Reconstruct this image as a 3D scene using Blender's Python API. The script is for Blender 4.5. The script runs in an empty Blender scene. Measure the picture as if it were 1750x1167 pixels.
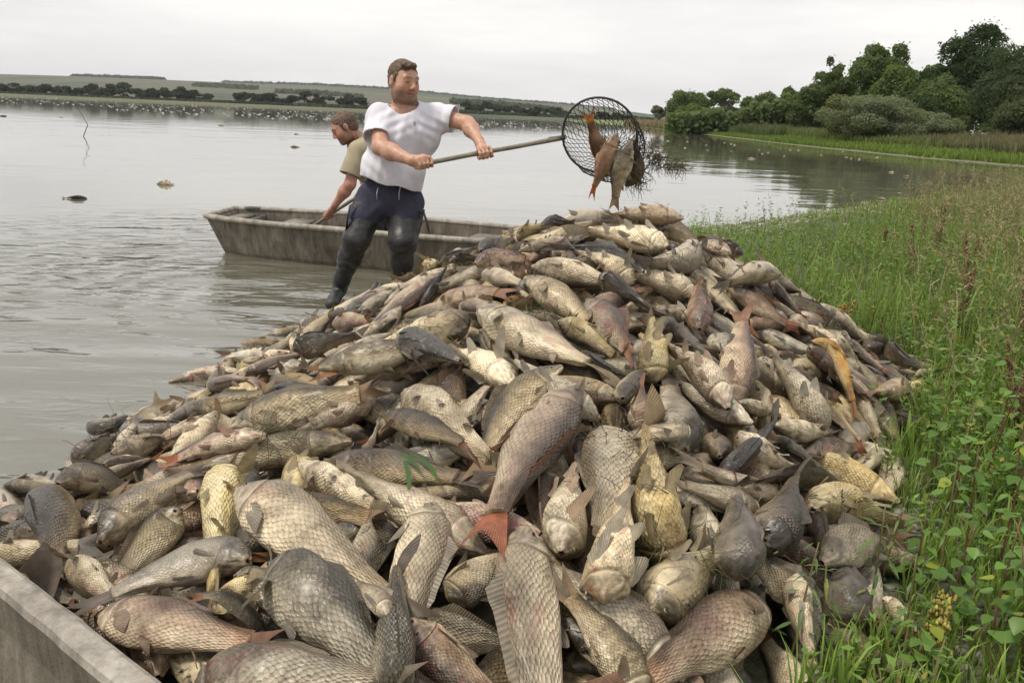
import bpy, math, random
import numpy as np
from mathutils import Matrix, Vector

# ------------------------------------------------------------------ camera, world, sun, exposure
S = bpy.context.scene
COL = S.collection
CH, FPX, PITCH, ROLL = 1.36, 1515.0, math.radians(14.3), math.radians(2.5)
cam_d = bpy.data.cameras.new('camera')
cam = bpy.data.objects.new('camera', cam_d)
COL.objects.link(cam)
cam.matrix_world = Matrix.Translation((0, 0, CH)) @ Matrix.Rotation(math.pi/2 - PITCH, 4, 'X') @ Matrix.Rotation(ROLL, 4, 'Z')
cam_d.sensor_width = 36
cam_d.lens = FPX/1750*36
cam_d.clip_start = .05
cam_d.clip_end = 20000
S.camera = cam

SUN_EL, SUN_AZ = math.radians(52), math.radians(-38)      # azimuth from +Y, clockwise
w = bpy.data.worlds.new('World'); S.world = w; w.use_nodes = True
nt = w.node_tree; nt.nodes.clear()
def N_(t, typ, **k):
    n = t.nodes.new(typ)
    for a, b in k.items():
        setattr(n, a, b)
    return n
out = N_(nt, 'ShaderNodeOutputWorld'); bg = N_(nt, 'ShaderNodeBackground')
sky = N_(nt, 'ShaderNodeTexSky', sky_type='NISHITA', sun_disc=False, sun_elevation=SUN_EL, sun_rotation=SUN_AZ, dust_density=3.0)
tc = N_(nt, 'ShaderNodeTexCoord'); sep = N_(nt, 'ShaderNodeSeparateXYZ')
nt.links.new(tc.outputs['Generated'], sep.inputs[0])
mp = N_(nt, 'ShaderNodeMapping'); mp.inputs['Scale'].default_value = (1.0, 1.0, 5.5)
nt.links.new(tc.outputs['Generated'], mp.inputs[0])
n1 = N_(nt, 'ShaderNodeTexNoise'); n1.inputs['Scale'].default_value = 1.7; n1.inputs['Detail'].default_value = 6; n1.inputs['Roughness'].default_value = .55
nt.links.new(mp.outputs[0], n1.inputs['Vector'])
cr = N_(nt, 'ShaderNodeValToRGB')
e = cr.color_ramp.elements
e[0].position = .36; e[0].color = (7.5, 7.35, 7.6, 1)
e[1].position = .66; e[1].color = (10.3, 10.05, 9.7, 1)
nt.links.new(n1.outputs['Fac'], cr.inputs[0])
n2 = N_(nt, 'ShaderNodeTexNoise'); n2.inputs['Scale'].default_value = 6.0; n2.inputs['Detail'].default_value = 5
mp2 = N_(nt, 'ShaderNodeMapping'); mp2.inputs['Scale'].default_value = (1.0, 1.0, 9.0)
nt.links.new(tc.outputs['Generated'], mp2.inputs[0]); nt.links.new(mp2.outputs[0], n2.inputs['Vector'])
cr2 = N_(nt, 'ShaderNodeValToRGB'); e = cr2.color_ramp.elements
e[0].position = .58; e[0].color = (0, 0, 0, 1); e[1].position = .75; e[1].color = (1, 1, 1, 1)
nt.links.new(n2.outputs['Fac'], cr2.inputs[0])
mxc = N_(nt, 'ShaderNodeMix', data_type='RGBA'); mxc.inputs[0].default_value = 0
mf = N_(nt, 'ShaderNodeMath', operation='MULTIPLY'); mf.inputs[1].default_value = .45
nt.links.new(cr2.outputs[0], mf.inputs[0]); nt.links.new(mf.outputs[0], mxc.inputs[0])
nt.links.new(cr.outputs[0], mxc.inputs[6]); mxc.inputs[7].default_value = (9.6, 9.2, 8.9, 1)
mx = N_(nt, 'ShaderNodeMix', data_type='RGBA'); mx.inputs[0].default_value = .90
nt.links.new(sky.outputs[0], mx.inputs[6]); nt.links.new(mxc.outputs[2], mx.inputs[7])
nt.links.new(mx.outputs[2], bg.inputs[0]); bg.inputs[1].default_value = .10
nt.links.new(bg.outputs[0], out.inputs[0])

sd = bpy.data.lights.new('sun', 'SUN'); sd.energy = 2.6; sd.angle = math.radians(11); sd.color = (1, .93, .82)
sun = bpy.data.objects.new('sun', sd); COL.objects.link(sun)
_sv = Vector((math.sin(SUN_AZ)*math.cos(SUN_EL), -math.cos(SUN_AZ)*math.cos(SUN_EL)*.35, math.sin(SUN_EL)))
sun.rotation_euler = _sv.to_track_quat('Z', 'Y').to_euler()
sky.sun_elevation = math.asin(_sv.normalized().z); sky.sun_rotation = math.atan2(_sv.x, _sv.y)
S.view_settings.view_transform = 'Standard'; S.view_settings.look = 'None'
S.view_settings.exposure = 0.16; S.view_settings.gamma = 1
S.view_settings.use_curve_mapping = False
S.render.engine = 'CYCLES'
S.cycles.max_bounces = 6; S.cycles.diffuse_bounces = 3; S.cycles.glossy_bounces = 3; S.cycles.transmission_bounces = 3
S.cycles.transparent_max_bounces = 6
S.cycles.use_denoising = True

# ------------------------------------------------------------------ maths helpers
RNG = np.random.default_rng(7)
CAM = np.array([0, 0, CH])
_R = np.array(cam.matrix_world.to_3x3())
def ray(x, y): return _R @ np.array([(x-875)/FPX, (583.5-y)/FPX, -1.0])
def at(x, y, Y):
    d = ray(x, y); return CAM + d*Y/d[1]
def gz(x, y, z=0.0):
    d = ray(x, y); return CAM + d*(z-CH)/d[2]
def pix(p):
    q = (np.asarray(p)-CAM) @ _R
    return np.stack([875+FPX*q[..., 0]/-q[..., 2], 583.5-FPX*q[..., 1]/-q[..., 2]], -1), -q[..., 2]
def nrm(v):
    v = np.asarray(v, float); return v/(np.linalg.norm(v, axis=-1, keepdims=True)+1e-12)
_PH = np.random.default_rng(3).uniform(0, 6.28, (6, 3)); _KD = nrm(np.random.default_rng(4).normal(size=(6, 3)))
_KS = np.random.default_rng(5).uniform(.7, 1.9, 6)
def wob(p, f=1.0, ph=0.0):
    """cheap smooth noise of points, about -1..1"""
    p = np.asarray(p, float)*f; r = np.zeros(p.shape[:-1])
    for i in range(6):
        q = p @ (_KD[i]*_KS[i]*3.0)
        r += np.sin(q + _PH[i, 0] + ph*(1+i*.7) + 1.3*np.sin(p @ (np.roll(_KD[i], 1)*2.1) + _PH[i, 1] + ph))
    return r/3.2

# ------------------------------------------------------------------ mesh helpers
def mesh(name, V, faces, cols=None, uv=None, smooth=True, attrs=None, mats=None, midx=None):
    """faces: list of (n,3)/(n,4) int arrays or lists"""
    me = bpy.data.meshes.new(name)
    V = np.asarray(V, np.float32)
    if isinstance(faces, np.ndarray): faces = [faces]
    fs = [np.asarray(f, np.int32) for f in faces if len(f)]
    li = np.concatenate([f.ravel() for f in fs]); tot = np.concatenate([np.full(len(f), f.shape[1], np.int32) for f in fs])
    st = np.concatenate([[0], np.cumsum(tot)[:-1]]).astype(np.int32)
    me.vertices.add(len(V)); me.vertices.foreach_set('co', V.ravel())
    me.loops.add(len(li)); me.loops.foreach_set('vertex_index', li)
    me.polygons.add(len(tot)); me.polygons.foreach_set('loop_start', st); me.polygons.foreach_set('loop_total', tot)
    if smooth is True: me.polygons.foreach_set('use_smooth', np.ones(len(tot), bool))
    if midx is not None: me.polygons.foreach_set('material_index', np.asarray(midx, np.int32))
    if cols is not None:
        c = np.asarray(cols, np.float32)
        if c.ndim == 1: c = np.tile(c, (len(V), 1))
        if c.shape[1] == 3: c = np.concatenate([c, np.ones((len(c), 1), np.float32)], 1)
        a = me.attributes.new('col', 'FLOAT_COLOR', 'POINT'); a.data.foreach_set('color', c.ravel())
    if uv is not None:
        a = me.attributes.new('fuv', 'FLOAT_VECTOR', 'POINT')
        u = np.zeros((len(V), 3), np.float32); u[:, :uv.shape[1]] = uv; a.data.foreach_set('vector', u.ravel())
    for k, v in (attrs or {}).items():
        a = me.attributes.new(k, 'FLOAT', 'POINT'); a.data.foreach_set('value', np.asarray(v, np.float32))
    for m in (mats or []): me.materials.append(m)
    me.update(calc_edges=True)
    return me
def link(name, me, parent=None, loc=None):
    o = bpy.data.objects.new(name, me); COL.objects.link(o)
    if parent is not None: o.parent = parent
    if loc is not None: o.location = tuple(float(a) for a in loc)
    return o
def tag(o, label=None, cat=None, group=None, kind=None):
    if label: o['label'] = label
    if cat: o['category'] = cat
    if group: o['group'] = group
    if kind: o['kind'] = kind
    return o
def empty(name, loc):
    o = bpy.data.objects.new(name, None); o.empty_display_size = .1; COL.objects.link(o); o.location = tuple(float(a) for a in loc); return o
def solid(name, V, F, mat, parent=None, base=None, cols=None, smooth=False, uv=None, attrs=None):
    V = np.asarray(V, float)
    if base is None:
        if parent is not None: base = np.array(parent.location)
        else: base = np.array([V[:, 0].mean(), V[:, 1].mean(), V[:, 2].min()])
    me = mesh(name, V-base, F, cols, uv, smooth, attrs, [mat])
    return link(name, me, parent, None if parent is not None else base)
class MB:
    def __init__(s): s.V = []; s.F4 = []; s.F3 = []; s.C = []; s.n = 0
    def add(s, V, F4=(), F3=(), col=(1, 1, 1)):
        V = np.asarray(V, float)
        if len(F4): s.F4.append(np.asarray(F4, int)+s.n)
        if len(F3): s.F3.append(np.asarray(F3, int)+s.n)
        c = np.asarray(col, float)
        s.C.append(np.tile(c, (len(V), 1)) if c.ndim == 1 else c)
        s.V.append(V); s.n += len(V)
    def tube(s, pts, rad, n=8, col=(1, 1, 1), cap=True, flat=1.0):
        pts = np.asarray(pts, float); m = len(pts); rad = np.broadcast_to(np.asarray(rad, float), (m,))
        T = nrm(np.gradient(pts, axis=0)); up = np.array([0, 0, 1.0])
        if abs(T[:, 2]).mean() > .9: up = np.array([1.0, 0, 0])
        A = nrm(np.cross(T, up)); B = np.cross(A, T)
        th = np.arange(n)*2*math.pi/n
        V = pts[:, None]+rad[:, None, None]*(np.cos(th)[None, :, None]*A[:, None]+flat*np.sin(th)[None, :, None]*B[:, None])
        V = V.reshape(-1, 3); i, j = np.meshgrid(np.arange(m-1), np.arange(n), indexing='ij'); j2 = (j+1) % n
        F = np.stack([i*n+j, i*n+j2, (i+1)*n+j2, (i+1)*n+j], -1).reshape(-1, 4)
        F3 = []
        if cap:
            V = np.concatenate([V, pts[:1], pts[-1:]])
            a, b = m*n, m*n+1
            F3 = [[a, (k+1) % n, k] for k in range(n)]+[[b, (m-1)*n+k, (m-1)*n+(k+1) % n] for k in range(n)]
        s.add(V, F, F3, col)
    def box(s, c, size, rot=None, col=(1, 1, 1)):
        q = np.array([[x, y, z] for x in (-.5, .5) for y in (-.5, .5) for z in (-.5, .5)])*np.asarray(size)
        if rot is not None: q = q @ np.asarray(rot).T
        s.add(q+np.asarray(c), [[0, 1, 3, 2], [4, 6, 7, 5], [0, 4, 5, 1], [2, 3, 7, 6], [0, 2, 6, 4], [1, 5, 7, 3]], (), col)
    def blob(s, c, r, nu=10, nv=7, col=(1, 1, 1), rot=None, noise=0, seed=0):
        u, v = np.meshgrid(np.arange(nu)*2*math.pi/nu, np.linspace(.12, math.pi-.12, nv), indexing='ij')
        d = np.stack([np.cos(u)*np.sin(v), np.sin(u)*np.sin(v), np.cos(v)], -1).reshape(-1, 3)
        q = d*np.asarray(r)
        if noise: q = q*(1+noise*wob(d, 1.5, seed))[:, None]
        if rot is not None: q = q @ np.asarray(rot).T
        i, j = np.meshgrid(np.arange(nu), np.arange(nv-1), indexing='ij'); i2 = (i+1) % nu
        F = np.stack([i*nv+j, i*nv+j+1, i2*nv+j+1, i2*nv+j], -1).reshape(-1, 4)
        V = np.concatenate([q, q.reshape(nu, nv, 3)[:, 0].mean(0)[None], q.reshape(nu, nv, 3)[:, -1].mean(0)[None]])
        n = nu*nv
        F3 = [[n, k*nv, ((k+1) % nu)*nv] for k in range(nu)]+[[n+1, ((k+1) % nu)*nv+nv-1, k*nv+nv-1] for k in range(nu)]
        s.add(V+np.asarray(c), F, F3, col)
    def build(s, name, mat, parent=None, base=None, smooth=True):
        V = np.concatenate(s.V); F = []
        if s.F4: F.append(np.concatenate(s.F4))
        if s.F3: F.append(np.concatenate(s.F3))
        return solid(name, V, F, mat, parent, base, np.concatenate(s.C), smooth)

# ------------------------------------------------------------------ material helpers
def newmat(name):
    m = bpy.data.materials.new(name); m.use_nodes = True; t = m.node_tree
    return m, t, t.nodes['Principled BSDF']
def L(t, a, b): t.links.new(a, b)
def M1(t, op, a, b=None, c=None):
    n = t.nodes.new('ShaderNodeMath'); n.operation = op
    for i, v in enumerate((a, b, c)):
        if v is None: continue
        if isinstance(v, (int, float)): n.inputs[i].default_value = v
        else: t.links.new(v, n.inputs[i])
    return n.outputs[0]
def attr(t, name, typ='GEOMETRY'):
    n = t.nodes.new('ShaderNodeAttribute'); n.attribute_name = name; n.attribute_type = typ; return n
def noise(t, scale, detail=4, vec=None, rough=.5, dist=0):
    n = t.nodes.new('ShaderNodeTexNoise'); n.inputs['Scale'].default_value = scale; n.inputs['Detail'].default_value = detail
    n.inputs['Roughness'].default_value = rough; n.inputs['Distortion'].default_value = dist
    if vec is not None: t.links.new(vec, n.inputs['Vector'])
    return n
def pos(t):
    n = t.nodes.new('ShaderNodeNewGeometry'); return n.outputs['Position']
def objco(t):
    n = t.nodes.new('ShaderNodeTexCoord'); return n.outputs['Object']
def ramp(t, fac, *st):
    n = t.nodes.new('ShaderNodeValToRGB'); e = n.color_ramp.elements
    while len(e) < len(st): e.new(.5)
    for k, (p, c) in enumerate(st):
        e[k].position = p; e[k].color = (*c, 1) if len(c) == 3 else c
    t.links.new(fac, n.inputs[0]); return n.outputs[0]
def mixc(t, fac, a, b, mode='MIX'):
    n = t.nodes.new('ShaderNodeMix'); n.data_type = 'RGBA'; n.blend_type = mode
    for i, v in ((0, fac), (6, a), (7, b)):
        if isinstance(v, (int, float)): n.inputs[i].default_value = v
        elif isinstance(v, tuple): n.inputs[i].default_value = (*v, 1) if len(v) == 3 else v
        else: t.links.new(v, n.inputs[i])
    return n.outputs[2]
def bump(t, bs, h, strength=.5, dist=.01, nrm_in=None):
    n = t.nodes.new('ShaderNodeBump'); n.inputs['Strength'].default_value = strength; n.inputs['Distance'].default_value = dist
    t.links.new(h, n.inputs['Height'])
    if nrm_in is not None: t.links.new(nrm_in, n.inputs['Normal'])
    if bs is not None: t.links.new(n.outputs[0], bs.inputs['Normal'])
    return n.outputs[0]
def simple(name, col, rough=.6, var=.15, scale=30, bmp=.3, bdist=.004, spec=.5, metal=0, usecol=False):
    m, t, b = newmat(name)
    n = noise(t, scale, 6, objco(t), .6)
    base = attr(t, 'col').outputs['Color'] if usecol else None
    if base is None:
        rgb = t.nodes.new('ShaderNodeRGB'); rgb.outputs[0].default_value = (*col, 1); base = rgb.outputs[0]
    k = ramp(t, n.outputs['Fac'], (.3, (1-var,)*3), (.7, (1+var,)*3))
    L(t, mixc(t, 1.0, base, k, 'MULTIPLY'), b.inputs['Base Color'])
    b.inputs['Roughness'].default_value = rough; b.inputs['Metallic'].default_value = metal
    b.inputs['Specular IOR Level'].default_value = spec
    if bmp: bump(t, b, n.outputs['Fac'], bmp, bdist)
    return m
# ------------------------------------------------------------------ shore line and ground height
SH = np.array([(-9, -6), (-2.6, -.5), (-1.5, 1.6), (-.9, 3.2), (-.5, 5.2), (.3, 8.2), (1.6, 11.3), (2.94, 12.3), (5.0, 14.9), (8.0, 18.3), (14.3, 25.6), (24, 33), (60, 42), (400, 60)], float)
FARB = np.array([(400, 70), (70, 52), (36, 42), (24, 41), (22.3, 52), (21.5, 68), (23, 110), (27, 205), (30, 330), (20, 420)], float)
def sdist(P, line):
    """signed distance to polyline; positive on the right-hand side of its direction"""
    P = np.asarray(P, float)[:, :2]; best = np.full(len(P), 1e9); sg = np.ones(len(P))
    for a, b in zip(line[:-1], line[1:]):
        ab = b-a; t = np.clip(((P-a) @ ab)/(ab @ ab), 0, 1); q = P-(a+t[:, None]*ab); d = np.hypot(q[:, 0], q[:, 1])
        s = -(ab[0]*(P[:, 1]-a[1])-ab[1]*(P[:, 0]-a[0])); m = d < best
        best[m] = d[m]; sg[m] = np.where(s[m] >= 0, 1, -1)
    return best*sg
def ground(P):
    P = np.asarray(P, float)[:, :2]; d = sdist(P, SH)
    h = np.where(d > 0, .035*np.minimum(d, 12)+.05*np.clip(d, 0, 1.0), .16*d)
    h = h+np.clip(d, 0, 1)*.03*wob(np.c_[P, P[:, :1]*0], .8)
    return np.maximum(h, -2.0)

# water ------------------------------------------------------------
m, t, b = newmat('lake_water')
b.inputs['Base Color'].default_value = (.125, .12, .088, 1); b.inputs['IOR'].default_value = 1.75
b.inputs['Roughness'].default_value = .035
p = pos(t)
def wmap(sx, sy, rot=0):
    n = t.nodes.new('ShaderNodeMapping'); n.inputs['Scale'].default_value = (sx, sy, 1); n.inputs['Rotation'].default_value = (0, 0, rot)
    L(t, p, n.inputs[0]); return n.outputs[0]
a1 = noise(t, 1.0, 2, wmap(.5, 2.6, .12), .45, .4)        # long low ripples
a2 = noise(t, 1.0, 3, wmap(2.2, 6.5, -.1), .5, .6)
a3 = noise(t, 1.0, 2, wmap(.12, .75, 0), .4)
cd = t.nodes.new('ShaderNodeCombineXYZ'); sp_ = t.nodes.new('ShaderNodeSeparateXYZ'); L(t, p, sp_.inputs[0])
# rings spreading from the man's legs
dx = M1(t, 'SUBTRACT', sp_.outputs[0], -1.2); dy = M1(t, 'SUBTRACT', sp_.outputs[1], 6.4)
rr = M1(t, 'SQRT', M1(t, 'ADD', M1(t, 'MULTIPLY', dx, dx), M1(t, 'MULTIPLY', dy, dy)))
wv = M1(t, 'SINE', M1(t, 'ADD', M1(t, 'MULTIPLY', rr, 10.0), M1(t, 'MULTIPLY', a2.outputs['Fac'], 6.0)))
near = M1(t, 'POWER', 2.718, M1(t, 'MULTIPLY', M1(t, 'MULTIPLY', rr, rr), -.055))
patch = ramp(t, noise(t, .35, 2, p).outputs['Fac'], (.4, (.25,)*3), (.62, (1,)*3))
hh = M1(t, 'MULTIPLY', M1(t, 'MULTIPLY', wv, near), .012)
hh = M1(t, 'ADD', hh, M1(t, 'MULTIPLY', a1.outputs['Fac'], .008))
hh = M1(t, 'ADD', hh, M1(t, 'MULTIPLY', M1(t, 'MULTIPLY', a2.outputs['Fac'], M1(t, 'ADD', M1(t, 'MULTIPLY', near, .9), .04)), .014))
hh = M1(t, 'ADD', hh, M1(t, 'MULTIPLY', a3.outputs['Fac'], .012))
a4 = noise(t, 1.0, 1, wmap(.55, 1.5, .25), .4, .8)
hh = M1(t, 'MULTIPLY', hh, patch)
hh = M1(t, 'ADD', hh, M1(t, 'MULTIPLY', M1(t, 'MULTIPLY', a4.outputs['Fac'], near), .075))
yy_ = sp_.outputs[1]; calm = M1(t, 'DIVIDE', 1.0, M1(t, 'ADD', 1.0, M1(t, 'MULTIPLY', M1(t, 'MULTIPLY', yy_, yy_), .0009)))
hh = M1(t, 'MULTIPLY', hh, calm)
bump(t, b, hh, 1.0, 1.0)
WATER = m
xs = [(-6000, -60), (6000, -60), (6000, 9000), (-6000, 9000)]
tag(solid('water', [(x, y, 0) for x, y in xs], np.array([[0, 1, 2, 3]]), WATER, base=(0, 0, 0)), kind='structure')

# lake bed / bank as one terrain sheet ------------------------------
def grid_sheet(xv, yv, hf):
    X, Y = np.meshgrid(xv, yv, indexing='ij'); P = np.stack([X.ravel(), Y.ravel()], -1); z = hf(P)
    n, m_ = len(xv), len(yv); i, j = np.meshgrid(np.arange(n-1), np.arange(m_-1), indexing='ij')
    F = np.stack([i*m_+j, (i+1)*m_+j, (i+1)*m_+j+1, i*m_+j+1], -1).reshape(-1, 4)
    return np.c_[P, z], F
m, t, b = newmat('muddy_ground')
p = pos(t)
nz = noise(t, 3, 8, p, .6); nf = noise(t, 60, 4, p, .6)
c = ramp(t, nz.outputs['Fac'], (.3, (.05, .055, .025)), (.5, (.06, .085, .028)), (.7, (.085, .075, .05)))
L(t, mixc(t, .35, c, ramp(t, nf.outputs['Fac'], (.35, (.05, .045, .035)), (.65, (.16, .14, .11)))), b.inputs['Base Color'])
b.inputs['Roughness'].default_value = .85
bump(t, b, nf.outputs['Fac'], .7, .02)
GROUND = m
sx = np.concatenate([[-80, -30, -12], np.arange(-6, 10, .2), np.arange(10, 30, 1.0), [35, 50, 80, 150, 400]])
sy = np.concatenate([[-40, -20, -8, -3], np.arange(-1, 16, .2), np.arange(16, 60, 1.0), [64, 80]])
V, F = grid_sheet(sx, sy, ground)
tag(solid('ground', V, F, GROUND, base=(0, 0, 0), smooth=True), kind='structure')

# far right bank -----------------------------------------------------
m, t, b = newmat('bank_grass_soil')
p = pos(t)
c = ramp(t, noise(t, .5, 8, p, .65).outputs['Fac'], (.35, (.10, .125, .03)), (.6, (.17, .20, .045)), (.75, (.2, .18, .08)))
L(t, c, b.inputs['Base Color']); b.inputs['Roughness'].default_value = .9
BANKM = m
def farbank(P):
    d = sdist(P, FARB)
    h = np.where(d < 0, .16*d, .06*np.minimum(d, 14))
    return np.clip(h, -1.5, 3)
# land lies on the right of the line running away from us
FARB = FARB[1:]
bx = np.concatenate([np.arange(14, 60, 1.5), np.arange(60, 240, 12)]); by = np.concatenate([np.arange(37, 90, 1.5), np.arange(90, 430, 10)])
V, F = grid_sheet(bx, by, farbank)
far_bank = tag(solid('far_bank', V, F, BANKM, base=(0, 0, 0), smooth=True), kind='structure')
# pale mud rim along the far bank
mud = simple('pale_mud', (.13, .125, .07), .9, .2, 3, 0)
mb = MB(); pts = np.array(FARB[2:]); dd = nrm(np.gradient(pts, axis=0)); nn = np.c_[dd[:, 1], -dd[:, 0]]
ts = np.linspace(0, len(pts)-1, 120); px_ = np.interp(ts, range(len(pts)), pts[:, 0]); py_ = np.interp(ts, range(len(pts)), pts[:, 1])
wd = .25+.25*np.sin(ts*5)+.2*np.sin(ts*13)
q0 = np.c_[px_-.3, py_, np.full(120, .012)]; q1 = np.c_[px_+.25+wd, py_, .06*(wd+.25)+.03]
mb.add(np.concatenate([q0, q1]), [[k, 120+k, 121+k, k+1] for k in range(119)])
tag(mb.build('mud_rim', mud), kind='structure')

# far shore, fields, hills --------------------------------------------
m, t, b = newmat('far_fields')
p = pos(t)
mpn = t.nodes.new('ShaderNodeMapping'); mpn.inputs['Scale'].default_value = (.0016, .0045, .001); L(t, p, mpn.inputs[0])
vo = t.nodes.new('ShaderNodeTexVoronoi'); vo.inputs['Scale'].default_value = 1.0; L(t, mpn.outputs[0], vo.inputs['Vector'])
c = ramp(t, vo.outputs['Color'], (.2, (.04, .06, .028)), (.42, (.10, .105, .055)), (.6, (.10, .072, .055)), (.8, (.06, .085, .04)))
vo2 = t.nodes.new('ShaderNodeTexVoronoi'); vo2.feature = 'DISTANCE_TO_EDGE'; vo2.inputs['Scale'].default_value = 1.0; L(t, mpn.outputs[0], vo2.inputs['Vector'])
c = mixc(t, ramp(t, vo2.outputs[0], (.02, (1, 1, 1)), (.05, (0, 0, 0))), c, (.035, .05, .025))
c = mixc(t, ramp(t, noise(t, .02, 8, p, .7).outputs['Fac'], (.5, (0, 0, 0)), (.7, (.35,)*3)), c, (.05, .07, .03))
L(t, c, b.inputs['Base Color']); b.inputs['Roughness'].default_value = 1
FIELDS = m
rx = [-100, 0, 140, 280, 400, 520, 640, 800, 960, 1040, 1120, 1250, 1500, 2200]
ry = [130, 133, 138, 144, 149, 152, 158, 172, 184, 192, 201, 210, 224, 250]
def hillz(P):
    X, Y = P[:, 0], P[:, 1]
    out = np.zeros(len(P))
    pxx = 875+FPX*X/np.maximum(Y, 50)/math.cos(PITCH)*1.0
    yy = np.interp(pxx, rx, ry)
    hor = 197+(pxx-875)*math.tan(ROLL)
    el = (hor-yy)/FPX*1.03
    top = el*2600+CH
    f = np.clip((Y-560)/2040, 0, 1); f = f*f*(3-2*f)
    out = top*f+1.0+.6*np.clip((Y-470)/100, 0, 1)
    out = np.where(Y < 475, -1+(Y-455)/20*2.0, out)
    return out+np.clip(f*2, 0, 1)*3*wob(np.c_[X, Y, Y*0]/400, 1)
hx = np.linspace(-2400, 2600, 150); hy = np.concatenate([[455, 465, 475, 490, 520], np.linspace(560, 2600, 50), [2700, 3200, 4200]])
V, F = grid_sheet(hx, hy, hillz)
tag(solid('hills', V, F, FIELDS, base=(0, 0, 0), smooth=True), kind='structure')
# ------------------------------------------------------------------ foliage materials
def leafmat(name, rough=.6, trans=.25):
    m, t, b = newmat(name)
    a = attr(t, 'col')
    L(t, a.outputs['Color'], b.inputs['Base Color']); b.inputs['Roughness'].default_value = rough
    b.inputs['Specular IOR Level'].default_value = .3
    if trans:
        tr = t.nodes.new('ShaderNodeBsdfTranslucent'); L(t, mixc(t, 1.0, a.outputs['Color'], (1.3, 1.5, .7), 'MULTIPLY'), tr.inputs[0])
        mx_ = t.nodes.new('ShaderNodeMixShader'); mx_.inputs[0].default_value = trans
        o = t.nodes['Material Output']; L(t, b.outputs[0], mx_.inputs[1]); L(t, tr.outputs[0], mx_.inputs[2]); L(t, mx_.outputs[0], o.inputs[0])
    return m
LEAF = leafmat('tree_leaves', .7, .45)
PLANT = leafmat('plant_leaves', .5, .35)
BARK = simple('bark', (.09, .075, .055), .9, .3, 6, .6, .03)

def quads_at(P, size, rng, nor=None, jit=.8, aspect=1.0):
    n = len(P)
    a = nrm(rng.normal(size=(n, 3)))
    if nor is not None:
        nn = nrm(nor+jit*rng.normal(size=(n, 3)))
    else: nn = nrm(rng.normal(size=(n, 3)))
    u = nrm(np.cross(a, nn)); v = np.cross(nn, u); s = (size*rng.uniform(.6, 1.4, n))[:, None]
    V = np.stack([P-u*s-v*s*aspect*.3, P-v*s*aspect*.8+u*s*.2, P+u*s+v*s*aspect*.2, P+v*s*aspect*.9-u*s*.1], 1).reshape(-1, 3)
    return V, np.arange(4*n).reshape(n, 4)

def crown(name, c, rx, ry, rz, nleaf, size, col, parent, seed, lumps=14, airy=0.0, droop=False, base=None):
    rng = np.random.default_rng(seed)
    LC = nrm(rng.normal(size=(lumps, 3)))*rng.uniform(.35, .80, (lumps, 1)); LC[0] = 0
    LC[:, 2] = np.clip(LC[:, 2], -.72, .8)
    LR = rng.uniform(.20, .40, lumps); LR[0] = .55
    if airy: LR *= (1-.35*airy); LR[0] = .15
    k = rng.choice(lumps, nleaf, p=LR**2/(LR**2).sum())
    d = nrm(rng.normal(size=(nleaf, 3))); d[:, 2] = np.where(rng.random(nleaf) < .35, np.abs(d[:, 2]), d[:, 2])
    r = LR[k]*(1+.14*wob(d*1.0+LC[k]*3, 2.2, seed))*rng.uniform(.45, 1.06, nleaf)**.4
    P = LC[k]+d*r[:, None]
    # twigs reaching out of the lumps
    tw = rng.random(nleaf) < .05
    P[tw] += d[tw]*rng.uniform(0, .14, (tw.sum(), 1))
    P = P*np.array([rx, ry, rz])
    if droop: P[:, 2] -= .12*rz*np.abs(rng.normal(size=nleaf))
    P = P+np.asarray(c)
    V, F = quads_at(P, size, rng, d, .7, .8)
    tone = .82+.36*rng.random(lumps)[k]+.3*(rng.random(nleaf)-.5)
    cc = np.asarray(col)*tone[:, None]*(1+.25*(rng.random((nleaf, 1))-.5)*np.array([1.2, 1, .6]))
    cols = np.repeat(cc, 4, 0)
    o = solid(name, V, F, LEAF, parent, base, cols)
    return o, LC*np.array([rx, ry, rz])+np.asarray(c)

def tree(x0, x1, ytop, ybase, Y, col, label, seed, leaves=7000, size=.16, airy=0, lumps=16, name='broadleaf_tree', lean=0, group='trees along the right bank', low=False, droop=False, trunkfrac=None):
    xm = (x0+x1)/2; Pb = at(xm, ybase, Y); z0 = float(farbank(Pb[None])[0]) if Y < 400 else 1.0
    z0 = max(z0, .2)
    base = np.array([Pb[0], Y, z0-.05]); top = at(xm, ytop, Y)[2]
    wid = (at(x1, ybase, Y)-at(x0, ybase, Y))[0]/2
    H = top-z0
    ct = base+np.array([lean, 0, 0])
    lowf = .02 if low else (.16 if trunkfrac is None else trunkfrac)
    cz = z0+H*(lowf+1)/2; rz = H*(1-lowf)/2
    e_ = empty(name, base); tag(e_, label, 'bush' if name == 'bush' else 'tree', group)
    o, LC = crown('crown', (ct[0], Y, cz), wid*1.2, wid*1.0, rz*1.08, int(leaves*(2.3 if Y < 400 else 1)), size*(.62 if Y < 400 else 1), col, e_, seed, lumps, airy, droop, base)
    rng = np.random.default_rng(seed+99)
    mb = MB(); tr = .022*H+.05
    pts = np.array([base+[0, 0, -.3], base+[lean*.2, 0, H*.2], base+[lean*.6, 0, H*.45], [ct[0], Y, z0+H*.72]])
    pts[1:3] += rng.normal(size=(2, 3))*.15*np.array([1, 1, 0])
    mb.tube(pts, [tr*1.3, tr, tr*.7, tr*.25], 7)
    for q in LC[1:min(len(LC), 11)]:
        f = rng.uniform(.25, .7); s_ = base+(pts[3]-base)*f
        mb.tube([s_, (s_+q)/2+rng.normal(size=3)*.2+[0, 0, .1], q], [tr*.4, tr*.28, tr*.1], 5, cap=False)
    mb.build('trunk', BARK, e_)
    return e_
DK = (.115, .155, .058); MG = (.125, .17, .052); WL = (.175, .195, .125); OL = (.165, .175, .085); YG = (.14, .15, .03)
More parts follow.
